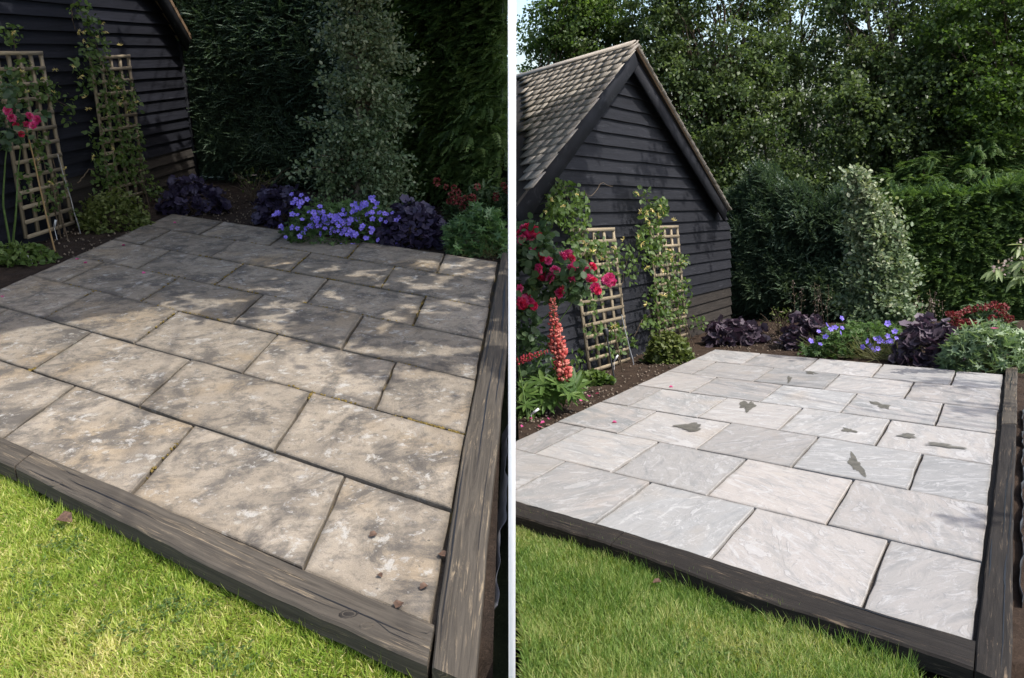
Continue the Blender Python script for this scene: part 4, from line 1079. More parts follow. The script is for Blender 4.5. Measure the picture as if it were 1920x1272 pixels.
# ================================================================== TREES
def limb(a, b, rng, n=5, wob=.12):
    t = np.linspace(0, 1, n)[:, None]; p = np.asarray(a) * (1 - t) + np.asarray(b) * t
    p[1:-1] += rng.normal(0, wob, (n - 2, 3)) * np.linalg.norm(np.asarray(b) - a) * .25; p[:, 2] += np.sin(t[:, 0] * math.pi) * .08 * np.linalg.norm(np.asarray(b) - a); return p
def tree(plot, base, trunk_h, tr, blobs, label, rng, leaf, mat, proto=LEAFW, group='trees behind the right garden', clip=True, lean=(0, 0), name='broadleaf_tree', bark='bark', cl=.32, zmin=None, shadewin=None, lstep=2):
    """blobs: (x, y, z, rx, ry, rz, clumps, leaves per clump) in plot coordinates"""
    b_ = np.array([base[0], base[1], -.15])
    t = thing(plot, name, label, 'tree', b_, group)
    topp = b_ + np.array([lean[0], lean[1], trunk_h])
    pts = limb(b_, topp, rng, 7, .06); V, Fc = tube(pts, np.linspace(tr, tr * .45, 7), 8); part(t, 'trunk', V, Fc, bark, smooth=True)
    limbs = []; pos = []; lum = []; gi = -1
    for (x, y, z, rx, ry, rz, nc, nl) in blobs:
        for i in range(nc):
            d = rvec(rng, 1)[0] * rng.uniform(.25, 1) ** .5; c = np.array([x, y, z]) + d * (rx, ry, rz)
            gi += 1
            if (gi if lstep > 5 else i) % lstep == 0:
                st = pts[rng.integers(3, 7)]; limbs.append(tube(limb(st, c, rng), np.linspace(min(.04, tr * .28) if lstep < 5 else .012, .003, 5), 5))
            k_ = 9; tw = rvec(rng, k_); tw[:, 2] = tw[:, 2] * .6 - .15; tw = norm(tw) * cl * rng.uniform(1.1, 2.3, (k_, 1))
            wh = rng.integers(0, k_, nl); tt = rng.uniform(.08, 1, nl)[:, None]
            q = c + tw[wh] * tt + rng.normal(0, .2 * cl, (nl, 3)) * (1, 1, .55); q[:, 2] -= .28 * cl * tt[:, 0] ** 2
            pos.append(q); lum.append(np.full(nl, rng.uniform(.2, .75)))
    if limbs: part(t, 'limbs', *merge(*limbs), bark)
    pos = np.vstack(pos); lum = np.concatenate(lum)
    if zmin is not None:
        k = pos[:, 2] > zmin; pos, lum = pos[k], lum[k]
    if shadewin is not None:
        k = shadewin(pos); pos, lum = pos[k], lum[k]
    N = len(pos)
    d = rvec(rng, N) + np.array([0, 0, -.45]); nr = np.array([0, 0, 1.0]) + rvec(rng, N) * .8
    foliage(plot, t, 'crown', pos, d, nr, leaf, proto, mat, rng, lum=lum, clip=clip)
    return t
rT = np.random.default_rng(5)
def tx(px, Y): 
    p = R.at(px, 400, Y); return p[0]
# right background, seen above the shed and hedge
tree(R, (tx(1010, 17.5), 17.5), 4.2, .11, [(1.0, 17.3, 3.8, .8, .8, 2.2, 62, 208), (1.6, 17.6, 6.0, 1.0, .8, 1.4, 60, 208)], 'light green tree at the left behind the shed roof', rT, 0.080, 'broad_light')
tree(R, (tx(1180, 18), 18.3), 5.0, .14, [(tx(1180, 18), 18, 5.6, 2.2, 1.2, 1.9, 125, 228), (tx(1130, 17), 17.2, 3.6, 1.5, .9, 1.3, 50, 208)], 'dark leafy tree rising behind the shed ridge', rT, 0.082, 'broad')
tree(R, (tx(1345, 17), 17.2), 4.6, .15, [(tx(1330, 17), 16.8, 5.4, 1.8, 1.1, 2.1, 120, 228), (tx(1400, 16), 16.2, 3.4, 1.2, .8, 1.5, 60, 208)], 'dense tree beside the right slope of the shed roof', rT, 0.082, 'broad')
tree(R, (tx(1500, 18), 18.5), 5.4, .10, [(tx(1490, 18), 18.2, 5.9, 1.6, 1.0, 2.1, 58, 190), (tx(1520, 18), 18, 3.0, 1.0, .8, 1.2, 26, 170)], 'thin tree with bright sky showing between its leaves', rT, 0.073, 'broad')
tree(R, (tx(1655, 16.8), 16.8), 4.8, .20, [(tx(1650, 16.5), 16.4, 5.5, 1.6, 1.0, 1.7, 84, 228), (tx(1600, 16), 15.8, 3.7, 1.1, .7, .8, 34, 208), (tx(1720, 16), 15.7, 4.2, 1.1, .7, 1.0, 40, 208)], 'thick trunked tree standing above the variegated holly', rT, 0.072, 'broad', LEAFR, bark='bark_grey')
tree(R, (tx(1760, 17.4), 17.4), 5.0, .13, [(tx(1780, 17), 17, 5.7, 1.7, 1.0, 1.8, 84, 228), (tx(1790, 16), 16, 3.6, 1.3, .8, .9, 40, 208)], 'dark tree with slim trunks right of the thick trunk', rT, 0.069, 'broad', LEAFR)
tree(R, (tx(1900, 15.5), 15.5), 4.4, .12, [(tx(1890, 15), 14.9, 5.1, 1.5, .8, 1.5, 84, 208), (tx(1880, 14.6), 14.5, 3.6, .9, .6, .8, 30, 190)], 'tree with bright backlit yellow green leaves at top right', rT, 0.074, 'broad_light', LEAFR)
for i, px in enumerate((1440, 1475, 1530, 1558, 1580)):
    tree(R, (tx(px, 17.5 + .3 * i), 17.5 + .3 * i), 6.2, .035, [(tx(px, 17.5), 17.5 + .3 * i, 4.0, .5, .5, 2.2, 12, 151)], ['slim bare stem nearest the shed in the thin thicket', 'second slim stem from the shed in the thicket', 'slim stem in the middle of the sky flecked thicket', 'fourth slim stem from the shed in the thicket', 'slim stem of the thicket nearest the thick trunk'][i], rT, 0.066, 'broad', group='slim stems of the thicket', name='thicket_sapling')
# low scrub closing the view under the crowns
tree(R, (tx(1420, 16), 16.0), 1.6, .05, [(tx(1430, 16), 15.9, 2.2, 1.5, .7, .9, 46, 246)], 'low dark bush behind the yew hedge', rT, 0.073, 'broad', name='background_bush', group='bushes behind the right hedge')
tree(R, (tx(1590, 16), 16.4), 1.6, .05, [(tx(1590, 16), 16.2, 2.3, 1.5, .7, .8, 46, 246)], 'low dark bush behind the variegated holly', rT, 0.073, 'broad', name='background_bush', group='bushes behind the right hedge')
tree(R, (tx(1800, 16), 16.6), 1.6, .05, [(tx(1800, 16), 16.4, 2.6, 2.2, .7, 1.0, 70, 246)], 'low dark bush behind the feathery conifers', rT, 0.073, 'broad', name='background_bush', group='bushes behind the right hedge')
tree(R, (tx(1080, 17), 16.8), 1.8, .05, [(tx(1090, 16.5), 16.6, 2.6, 1.8, .5, 1.3, 70, 228)], 'dark bush behind the shed roof', rT, 0.073, 'broad', name='background_bush', group='bushes behind the right hedge')
# far belt of trees
for i, (px, Y, z) in enumerate(((1020, 26, 3.4), (1250, 27, 3.6), (1480, 30, .6), (1700, 26, 3.4), (1900, 25, 3.6))):
    tree(R, (tx(px, Y), Y), 3.5, .15, [(tx(px, Y), Y, z, 3.4, 1.2, 2.4, 60, 170)], ['far tree left of the shed roof', 'far tree above the shed roof', 'far tree behind the sky flecked thicket', 'far tree behind the thick trunk', 'far tree at the right edge'][i], rT, 0.183, 'broad', cl=.6, group='far trees beyond the gardens')
# left: unseen crowns shaped so their shade covers the back of the garden
sdl = np.array(L.R.T @ np.array(sun_dir))               # sun direction in the left plot
def shade_land(p):                                      # where a leaf's shadow falls on the left plot
    t_ = p[:, 2] / sdl[2]; q = p - sdl[None] * t_[:, None]; return q
edge_px = [(-400, 640), (0, 612), (140, 590), (270, 568), (330, 520), (420, 528), (470, 560), (560, 590), (620, 640), (700, 650), (760, 720), (850, 740), (960, 790)]
EDGE = [L.g(x, y) for x, y in edge_px] + [np.array([4, 5, 0.]), np.array([4, 30, 0.]), np.array([-12, 30, 0.])]
def shadewin(p):
    q = shade_land(p)
    inside = inpoly(q[:, 0], q[:, 1], EDGE)
    px, py = L.proj(q)
    solid = px < 300 + 0 * py
    thin = rT.uniform(0, 1, len(p)) < np.where(px < 330, 1.0, np.where(py < 470, .95, .75))
    return inside & thin & gaps(p)
def offright(p):
    pr = ((p - CAM) @ L.R.T) @ R.R + CAM
    sr_ = np.array(R.R.T @ np.array(sun_dir)); q = pr - sr_[None] * (pr[:, 2] / sr_[2])[:, None]
    return q[:, 0] < 0.0
rD = np.random.default_rng(404)
HOLES = []
for _ in range(330):                                     # gaps in the crown that let sun through to the paving
    cx, cy = rD.uniform(330, 950), rD.uniform(470, 740); h_ = L.g(cx, cy); HOLES.append((h_[0], h_[1], rD.uniform(.03, .10) * (1.25 if cy < 560 else 1)))
def gaps(p):
    q = shade_land(p); k = offright(p)
    for hx, hy, hr in HOLES: k &= ((q[:, 0] - hx) ** 2 + ((q[:, 1] - hy) * .8) ** 2) > hr * hr
    return k
def shade_blob(px, py, z):
    g_ = L.g(px, py); return g_ + sdl * (z / sdl[2])
blb = []
for (px, py, z, r_, nc, nl) in [(60, 560, 4.5, 1.1, 76, 126), (-150, 540, 4.7, 1.2, 76, 115), (200, 520, 4.7, 1.0, 76, 126), (60, 470, 5.1, 1.2, 104, 141), (330, 470, 4.9, 1.0, 86, 141), (-120, 430, 5.3, 1.4, 104, 141), (200, 420, 5.5, 1.3, 94, 141), (450, 440, 5.1, 1.0, 69, 141), (360, 380, 5.7, 1.3, 77, 141)]:
    c = shade_blob(px, py, z); blb.append((*c, r_, r_, .55, nc, nl))
tree(L, (-3.4, 13.2), 4.6, .22, blb, 'tall tree behind the dark shed, unseen crown shaped to shade the patio', rT, .18, 'broad', LEAFR, group='trees shading the left garden', clip=False, cl=.34, zmin=3.2, shadewin=shadewin, lstep=60)
blb = []  # added tree behind the camera, leaf clumps set where dapples should land
for (px, py, z, r_, nc, nl) in [(520, 520, 3.9, .7, 17, 137), (640, 560, 3.7, .7, 15, 125), (760, 600, 3.7, .7, 15, 125), (880, 640, 3.7, .7, 15, 125), (600, 480, 4.3, .8, 28, 145), (760, 510, 4.3, .8, 26, 159), (900, 540, 4.3, .8, 22, 159), (560, 420, 4.7, 1.0, 54, 209), (720, 430, 4.9, 1.0, 51, 209), (880, 450, 4.9, 1.0, 51, 209), (700, 370, 5.5, 1.2, 58, 229), (900, 390, 5.5, 1.2, 58, 229), (420, 520, 4.1, .6, 15, 137), (700, 650, 3.5, .5, 7, 101), (560, 570, 3.5, .5, 7, 101)]:
    c = shade_blob(px, py, z); blb.append((*c, r_, r_, .45, nc, nl))
tree(L, (2.2, -3.5), 4.8, .16, blb, 'added unseen tree behind the camera, crown shaped to dapple the uncleaned patio', rT, .12, 'broad', LEAFR, group='trees shading the left garden', clip=False, cl=.15, zmin=3.0, shadewin=gaps, lstep=110)
# backdrop trees just over the left hedge
for i, (px, Y) in enumerate(((420, 13.2), (600, 12.6), (800, 12.2))):
    p = L.at(px, 97, Y); tree(L, (p[0], Y), 3.2, .10, [(p[0], Y, 2.9, 1.5, .6, .9, 40, 110)], ['leafy tree over the hedge next to the dark shed', 'leafy tree over the hedge behind the shaded holly', 'leafy tree over the feathery hedge of the shaded garden'][i], rT, .12, 'broad', group='trees shading the left garden')
# off to the right: a tree whose overhanging branches fleck the near corner of the clean patio
sdr_ = np.array(R.R.T @ np.array(sun_dir))
def shR(px, py, z):
    return R.g(px, py) + sdr_ * (z / sdr_[2])
blb = []
for (px, py, z, r_, nc, nl) in [(1810, 990, 4.8, .15, 1, 22), (1800, 712, 5.4, .35, 3, 36), (1845, 775, 5.4, .3, 2, 36), (1490, 668, 5.4, .35, 2, 36)]:
    c = shR(px, py, z); blb.append((*c, r_, r_, .25, nc, nl))
for (px, py, t_, nc) in [(1240, 210, 5.0, 2), (1262, 262, 5.0, 2), (1225, 300, 5.2, 2), (1290, 340, 5.0, 2), (1200, 360, 5.2, 2), (1320, 450, 5.2, 2), (1150, 400, 5.4, 1)]:
    c = R.on(px, py, A, nR) + sdr_ * t_; blb.append((*c, .35, .35, .2, nc, 45))
tree(R, (7.6, 3.0), 4.4, .14, blb, 'tree beyond the right edge with branches over the clean patio', rT, .12, 'broad', LEAFR, group='trees beside the right garden', cl=.2, zmin=3.4, lstep=5)

# ================================================================== SHRUBS AND FLOWERS
def mound(plot, name, label, cat, px, py, wpx, hpx, proto, n, size, mat, rng, group=None, squash=.7, stalk=True, upb=.5, kmat='green_stem', shell=.55):
    """a dome of leaves on short stalks; px,py is the middle of its foot"""
    b_ = plot.g(px, py, -.04); sc = np.linalg.norm(b_ - CAM) / F
    a = wpx * sc / 2; h = hpx * sc; bb = a * squash
    t = thing(plot, name, label, cat, b_, group)
    d = rvec(rng, n); d[:, 2] = np.abs(d[:, 2]); r_ = rng.uniform(shell, 1, n) ** .6
    lump = 1 + .14 * vnoise(d * 3, 1.2, int(px)) + .1 * vnoise(d * 3, 3, int(py))
    pos = b_ + d * (r_ * lump)[:, None] * (a, bb, h)
    dirs = d * (.7, .7, .2) + rvec(rng, n) * .6 + np.array([0, 0, .1])
    nr = d * .6 + np.array([0, 0, upb]) + rvec(rng, n) * .45
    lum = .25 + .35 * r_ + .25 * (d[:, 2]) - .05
    pos = pos - norm(dirs) * (size * .4)
    pos[:, 2] = np.maximum(pos[:, 2], b_[2] + .01)
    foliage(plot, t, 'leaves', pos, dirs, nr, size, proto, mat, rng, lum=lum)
    if stalk:
        S_ = []
        for i in range(14):
            j = rng.integers(0, n); S_.append(tube(limb(b_ + rng.normal(0, .02, 3) * (1, 1, 0), b_ + (pos[j] - b_) * .85, rng, 4, .05), [.005, .004, .004, .003], 4))
        part(t, 'stalks', *merge(*S_), kmat)
    return t, b_, (a, bb, h)
rS = np.random.default_rng(21)
# heucheras
HG = 'dark heucheras'
mound(L, 'heuchera', 'dark purple heuchera at the foot of the shaded shed corner', 'heuchera', 366, 398, 118, 58, RUFFLE, 420, .085, 'heuchera_blue', rS, HG, kmat='twig')
mound(L, 'heuchera', 'dark purple heuchera left of the mass of blue flowers', 'heuchera', 533, 418, 108, 68, RUFFLE, 420, .085, 'heuchera_blue', rS, HG, kmat='twig')
mound(L, 'heuchera', 'dark purple heuchera between blue flowers and green clump in shade', 'heuchera', 778, 458, 140, 78, RUFFLE, 560, .085, 'heuchera_blue', rS, HG, kmat='twig')
h1, hb1, hs1 = mound(R, 'heuchera', 'purple heuchera at the foot of the sunlit shed corner', 'heuchera', 1376, 644, 108, 46, RUFFLE, 420, .115, 'heuchera', rS, HG, kmat='twig')
h2, hb2, hs2 = mound(R, 'heuchera', 'purple heuchera left of the sparse blue flowers', 'heuchera', 1512, 652, 84, 58, RUFFLE, 360, .115, 'heuchera', rS, HG, kmat='twig')
h3, hb3, hs3 = mound(R, 'heuchera', 'broad purple heuchera between holly and pale green clump', 'heuchera', 1742, 680, 122, 68, RUFFLE, 520, .115, 'heuchera', rS, HG, kmat='twig')
def sprays(parent, plot, pxs, y0, y1, rng, mat='tiny_cream'):     # airy heuchera flower stems
    S_ = []; pos = []
    for x in pxs:
        a = plot.g(x, y0, 0); hgt = (y0 - y1) * np.linalg.norm(a - CAM) / F * rng.uniform(.8, 1.05); b2 = a + np.array([rng.normal(0, .06), rng.normal(0, .05), hgt])
        p = limb(a, b2, rng, 5, .05); S_.append(tube(p, [.003] * 5, 4))
        for k in range(26):
            t_ = rng.uniform(.45, 1); pos.append(a * (1 - t_) + b2 * t_ + rng.normal(0, .025, 3))
    part(parent, 'flower_stems', *merge(*S_), 'twig')
    pos = np.array(pos); N = len(pos); foliage(plot, parent, 'flowers', pos, rvec(rng, N), rvec(rng, N), .02, LEAF, mat, rng)
sprays(h2, R, (1488, 1500, 1528, 1536, 1546, 1552), 628, 535, rS)
sprays(h3, R, (1700, 1715, 1722, 1732, 1740, 1748, 1758, 1768), 640, 560, rS)
# blue geraniums
def petal_flower(mat, n=5, wide=ROUND, cup=.25):
    rg = np.random.default_rng(1); a = np.arange(n) * 2 * math.pi / n
    d = np.column_stack([np.cos(a), np.sin(a), np.full(n, cup)]); nr = np.column_stack([-np.cos(a) * cup, -np.sin(a) * cup, np.ones(n)])
    V, Fc = scatter(wide, d * .06, frames(d, nr), np.full(n, .5)); return buildmesh('flower', V, Fc, mat, rnd=np.repeat(rg.uniform(.2, .9, n), len(wide[1])))
FV = petal_flower('violet')
def flowers_on(t, plot, pxs, Y, me, s, rng):
    for x, y in pxs:
        p = plot.at(x, y, Y + rng.normal(0, .05)); 
        nr = np.array([[rng.normal(0, .55), -.9, .6 + rng.normal(0, .45)]]); d = np.cross(nr, np.array([[rng.normal(0, 1), .3, rng.normal(0, 1)]]))
        if plot.keep(p, .06)[0]: inst(t, 'flower', me, p, frames(d, nr)[0], s * rng.uniform(.8, 1.25))
gt, gb, gs = mound(L, 'blue_geranium', 'geranium covered in a mass of violet blue flowers', 'geranium', 640, 452, 235, 78, CUT, 1500, .07, 'geranium', rS, 'blue geraniums', squash=.55)
zz = lambda l: [(300 + x / 2.909, 320 + y / 2.911) for x, y in l]
fl = zz([(722, 130), (740, 158), (770, 172), (803, 158), (725, 178), (763, 198), (722, 240), (775, 268), (655, 235), (660, 305), (722, 312), (750, 318), (838, 230), (868, 232), (890, 225), (845, 252), (870, 262), (895, 245), (905, 268), (860, 278), (930, 248), (945, 268), (920, 282), (955, 250), (975, 262), (965, 290), (990, 278), (985, 300), (1000, 215), (1015, 240), (1025, 272), (1040, 268), (1030, 290), (1010, 320), (1000, 330), (1045, 190), (1060, 212), (1075, 218), (1090, 205), (1078, 268), (1098, 315), (1040, 345), (1055, 335), (1050, 355), (1020, 350), (1120, 178), (1115, 195), (1150, 150), (1165, 145), (1160, 165), (1185, 182), (1130, 240), (1148, 232), (1160, 265), (1198, 232), (1205, 268), (1158, 320), (1150, 315), (1170, 322), (940, 318), (950, 332), (900, 318), (855, 302), (815, 300), (795, 318), (830, 262), (880, 300), (945, 400), (1125, 372), (1292, 390), (1240, 240), (1268, 232), (1290, 272), (1190, 380), (780, 345), (1050, 412), (1160, 408), (985, 410), (910, 250), (1000, 290)])
gd = gb[1] - .28
fl = fl + [(x + rS.normal(0, 13), min(462, y + rS.normal(4, 8))) for x, y in fl[::2] + fl[5:40:3]]
flowers_on(gt, L, fl, gd, FV, .05, rS)
gt2, gb2, gs2 = mound(R, 'blue_geranium', 'geranium with sparse violet flowers below the holly', 'geranium', 1612, 664, 190, 52, CUT, 1300, .095, 'geranium', rS, 'blue geraniums', squash=.45)
zz2 = lambda l: [(1560 + x / 4.5417, 440 + y / 4.543) for x, y in l]
fl = zz2([(80, 715), (25, 795), (85, 798), (70, 838), (472, 758), (535, 828), (472, 865), (545, 880), (295, 905), (362, 892), (395, 885), (400, 912), (432, 912), (465, 918), (500, 908), (265, 958), (335, 950), (340, 968), (352, 988), (390, 975), (562, 948), (562, 978), (658, 932), (505, 915)]) + [(1548, 632), (1538, 646), (1535, 622), (1520, 640), (1557, 618), (1550, 610)]
flowers_on(gt2, R, fl, gb2[1] - .35, FV, .068, rS)
# straggly dry grass at the patio edge
def straggle(plot, px0, px1, y, n, h, mat, label, rng, slope=0.0):
    x = rng.uniform(px0, px1, n); pos = np.array([plot.g(a, y + slope * (a - px0) + rng.normal(0, 3), -.03) for a in x])
    d = np.column_stack([rng.normal(0, 1, n), rng.normal(-.5, .5, n), rng.uniform(.1, 1.0, n)])
    t = thing(plot, 'straggly_grass', label, 'grass clump', pos.mean(0))
    foliage(plot, t, 'blades', pos, d, rvec(rng, n), h, P([(-.012, 0, 0), (.012, 0, 0), (.008, 1, -.25), (-.008, 1, -.25)], [(0, 1, 2, 3)]), mat, rng)
straggle(R, 1530, 1690, 658, 700, .28, 'dry_grass', 'straggly dry stems in front of the sparse blue flowers', rS, .1)
straggle(R, 1790, 1870, 690, 300, .2, 'dry_grass', 'dry stems under the pale green clump', rS, .03)
straggle(L, 850, 935, 470, 260, .15, 'dry_grass', 'dry stems under the green clump in shade', rS, .12)
# green lobed clumps in the right corners
mound(L, 'green_geranium', 'lobed green geranium clump at back corner of the uncleaned patio', 'geranium', 898, 474, 128, 86, CUT, 900, .10, 'clump', rS, 'green clumps at the patio corners', squash=.7)
gc, gcb, _ = mound(R, 'green_geranium', 'pale green lobed clump with one pink flower by the far sleeper', 'geranium', 1852, 694, 145, 78, CUT, 950, .135, 'clump_pale', rS, 'green clumps at the patio corners', squash=.6)
inst(gc, 'flower', petal_flower('petal_pink'), R.at(1865, 617, gcb[1] - .25), frames(np.array([[0., 1, 0]]), np.array([[0., -.7, .7]]))[0], .085)
# red bracts shrubs
def redshrub(plot, px, py, wpx, hpx, heads, label, rng, s, mat='holly_dark'):
    t, b_, sz = mound(plot, 'red_flowered_shrub', label, 'shrub', px, py, wpx, hpx, NARROW, 700, .12 * s, 'rose_leaf', rng, 'red flowered shrubs', squash=.4)
    rg = np.random.default_rng(8); N = 34; d = rvec(rg, N); V, Fc = scatter(ROUND, d * .5, frames(d, rvec(rg, N)), rg.uniform(.35, .6, N)); me = buildmesh('flower_head', V, Fc, 'red_bract', rnd=np.repeat(rg.uniform(0, 1, N), 2))
    for x, y in heads: inst(t, 'flower_head', me, plot.at(x, y, b_[1] - sz[1] * .7 + rng.normal(0, .04)), frames(rvec(rng, 1), rvec(rng, 1))[0], .052 * s * rng.uniform(.8, 1.2))
redshrub(R, 1838, 640, 120, 58, zz2([(990, 672), (1020, 685), (1050, 690), (1085, 680), (1110, 665), (1150, 645), (1185, 638), (1240, 628), (1290, 618), (1318, 620), (1370, 600), (1385, 628), (1395, 600), (1450, 615), (1470, 620), (1445, 680), (1475, 685), (1365, 718), (1500, 722), (1525, 715), (1045, 740), (1090, 750), (1120, 745), (1085, 775), (1165, 748), (1200, 755), (1005, 775), (1220, 760)]), 'shrub with dull red flower heads against the clipped hedge', rS, 1.1)
zl6 = lambda l: [(480 + x / 2.65, y / 2.65) for x, y in l]
redshrub(L, 905, 415, 150, 70, zl6([(945, 930), (985, 935), (1005, 955), (970, 970), (995, 985), (1010, 1000), (980, 1005), (1040, 985), (1075, 985), (1090, 1000), (1025, 1030), (1195, 970), (1190, 985), (1230, 920), (1245, 945), (960, 1000), (1060, 1005), (900, 905), (1100, 930)]), 'shrub with dark red flower heads in the shaded bed', rS, .85)
# rounded box shrubs
mound(L, 'rounded_shrub', 'small rounded green shrub at the foot of the shaded trellis', 'shrub', 218, 428, 112, 66, BROAD, 1700, .045, 'box', rS, 'rounded shrubs', squash=.8, kmat='twig')
mound(R, 'rounded_shrub', 'small rounded yellow green shrub at foot of the sunlit shed', 'shrub', 1254, 678, 84, 54, BROAD, 1700, .062, 'box', rS, 'rounded shrubs', squash=.8, kmat='twig')
# small plants along the shed
mound(L, 'low_plant', 'low leafy plant at the left edge under the trellis', 'plant', 45, 492, 110, 32, BROAD, 420, .055, 'climber', rS, squash=.6)
mound(R, 'low_plant', 'low leafy plant beside the lupin near the trellis', 'plant', 1105, 722, 90, 26, BROAD, 420, .08, 'climber', rS, squash=.5)
mound(R, 'low_plant', 'spiky leaved plant at the foot of the roses', 'plant', 984, 775, 60, 44, NARROW, 240, .2, 'lupin_leaf', rS, squash=.6, shell=.3)
# bare twiggy roses
def twiggy(plot, px, py, wpx, hpx, label, rng, bud):
    b_ = plot.g(px, py, -.03); sc = np.linalg.norm(b_ - CAM) / F; t = thing(plot, 'twiggy_shrub', label, 'shrub', b_, 'twiggy shrubs'); S_ = []
    for i in range(34):
        e_ = b_ + np.array([rng.normal(0, wpx * sc * .28), rng.normal(0, wpx * sc * .2), hpx * sc * rng.uniform(.5, 1.05)]); p = limb(b_ + rng.normal(0, .02, 3) * (1, 1, 0), e_, rng, 5, .1); S_.append(tube(p, np.linspace(.006, .002, 5), 4))
    part(t, 'twigs', *merge(*S_), 'twig')
    inst(t, 'flower', petal_flower('tiny_cream', 6), plot.at(*bud, b_[1] - .05), frames(np.array([[0., 1, 0]]), np.array([[0., -.8, .6]]))[0], .075)
    n = 60; pos = b_ + np.column_stack([rng.normal(0, wpx * sc * .25, n), rng.normal(0, .12, n), hpx * sc * rng.uniform(.4, 1, n)]); foliage(plot, t, 'leaves', pos, rvec(rng, n), rvec(rng, n), .045, BROAD, 'box', rng)
twiggy(L, 478, 378, 80, 58, 'bare twiggy shrub with one pale bloom in the shaded bed', rS, (476, 330))
twiggy(R, 1463, 628, 70, 48, 'bare twiggy shrub with one pale bloom before the yew hedge', rS, (1466, 586))
# variegated hollies
def holly(plot, px, py, prof, label, rng, leaf, n, trunk_px, mats):
    b_ = plot.g(px, py, -.05); Y = b_[1]; t = thing(plot, 'variegated_holly', label, 'tree', b_, 'variegated hollies')
    topz = plot.at(prof[-1][0], prof[-1][1], Y)
    V, Fc = tube([b_, plot.at(px + 2, (py + prof[-1][1]) / 2, Y), topz], [.05, .035, .01], 7); part(t, 'trunk', V, Fc, 'bark_grey')
    ys = np.array([p[1] for p in prof][::-1]); cs = np.array([p[0] for p in prof][::-1]); ws = np.array([p[2] for p in prof][::-1])
    pos, dirs, lum, S_ = [], [], [], []
    nb = 120
    for i in range(nb):
        y = ys[0] + (ys[-1] - ys[0]) * rng.uniform(0, 1) ** .75
        c = np.interp(y, ys, cs); wd = np.interp(y, ys, ws) * rng.uniform(.7, 1.2); a = rng.uniform(0, 6.28); r_ = rng.uniform(.25, 1) ** .5
        ctr = plot.at(c, y, Y); sc = np.linalg.norm(ctr - CAM) / F
        tip = ctr + np.array([math.cos(a) * wd * sc * r_, math.sin(a) * wd * sc * r_ * .75, rng.uniform(.02, .12)])
        if i % 2 == 0: S_.append(tube(limb(ctr - up * .12, tip, rng, 4, .08), [.012, .008, .006, .003], 4))
        m = n // nb; tt = rng.uniform(.35, 1.0, m); p = ctr + (tip - ctr) * tt[:, None] + rng.normal(0, 1, (m, 3)) * np.array([.085, .085, .07]) * rng.uniform(.6, 1.25)
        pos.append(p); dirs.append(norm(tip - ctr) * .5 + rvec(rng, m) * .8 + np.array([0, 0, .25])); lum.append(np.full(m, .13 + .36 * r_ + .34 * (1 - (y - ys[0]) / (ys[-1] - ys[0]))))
    part(t, 'branches', *merge(*S_), 'twig')
    pos = np.vstack(pos); dirs = np.vstack(dirs); lum = np.concatenate(lum); N = len(pos)
    foliage(plot, t, 'leaves', pos, dirs, np.array([0, -.3, 1.0]) + rvec(rng, N) * .7, leaf, BROAD, mats, rng, lum=lum)
holly(R, 1632, 650, [(1638, 632, 62), (1642, 590, 68), (1645, 550, 66), (1650, 500, 62), (1648, 455, 50), (1632, 412, 34), (1612, 372, 20), (1603, 328, 3)], 'variegated holly with pale edged leaves before the two hedges', rS, .062, 15000, None, 'holly')
holly(L, 672, 418, [(668, 395, 115), (668, 345, 110), (685, 290, 100), (690, 230, 105), (690, 170, 92), (682, 110, 80), (678, 60, 66), (670, 10, 58), (668, -80, 34)], 'variegated holly behind the mass of blue flowers, in shade', rS, .046, 20000, None, 'holly')

# ---- roses
def rose_mesh(mat, seed):
    rg = np.random.default_rng(seed); Vs = []; Fs = []; rn = []; off = 0
    for k, (m, r0, cup, s) in enumerate(((5, .02, 2.6, .42), (6, .06, 1.2, .52), (7, .10, .55, .58), (7, .12, .15, .56))):
        a = np.arange(m) * 2 * math.pi / m + k * .5 + rg.normal(0, .12, m)
        d = np.column_stack([np.cos(a), np.sin(a), np.full(m, cup)]); nr = np.column_stack([-np.cos(a) * cup, -np.sin(a) * cup, np.ones(m)])
        V, Fc = scatter(ROUND, np.column_stack([np.cos(a) * r0, np.sin(a) * r0, np.full(m, .1 - .05 * k)]), frames(d, nr), np.full(m, s)); V += rg.normal(0, .012, V.shape)
        Vs.append(V); Fs.append(Fc + off); off += len(V); rn += list(np.repeat(rg.uniform(0, 1, m), 2))
    return buildmesh('bloom', np.vstack(Vs), np.vstack(Fs), mat, rnd=rn)
ROSE = [rose_mesh('rose_red', 1), rose_mesh('rose_pink', 2), rose_mesh('rose_pink', 3)]
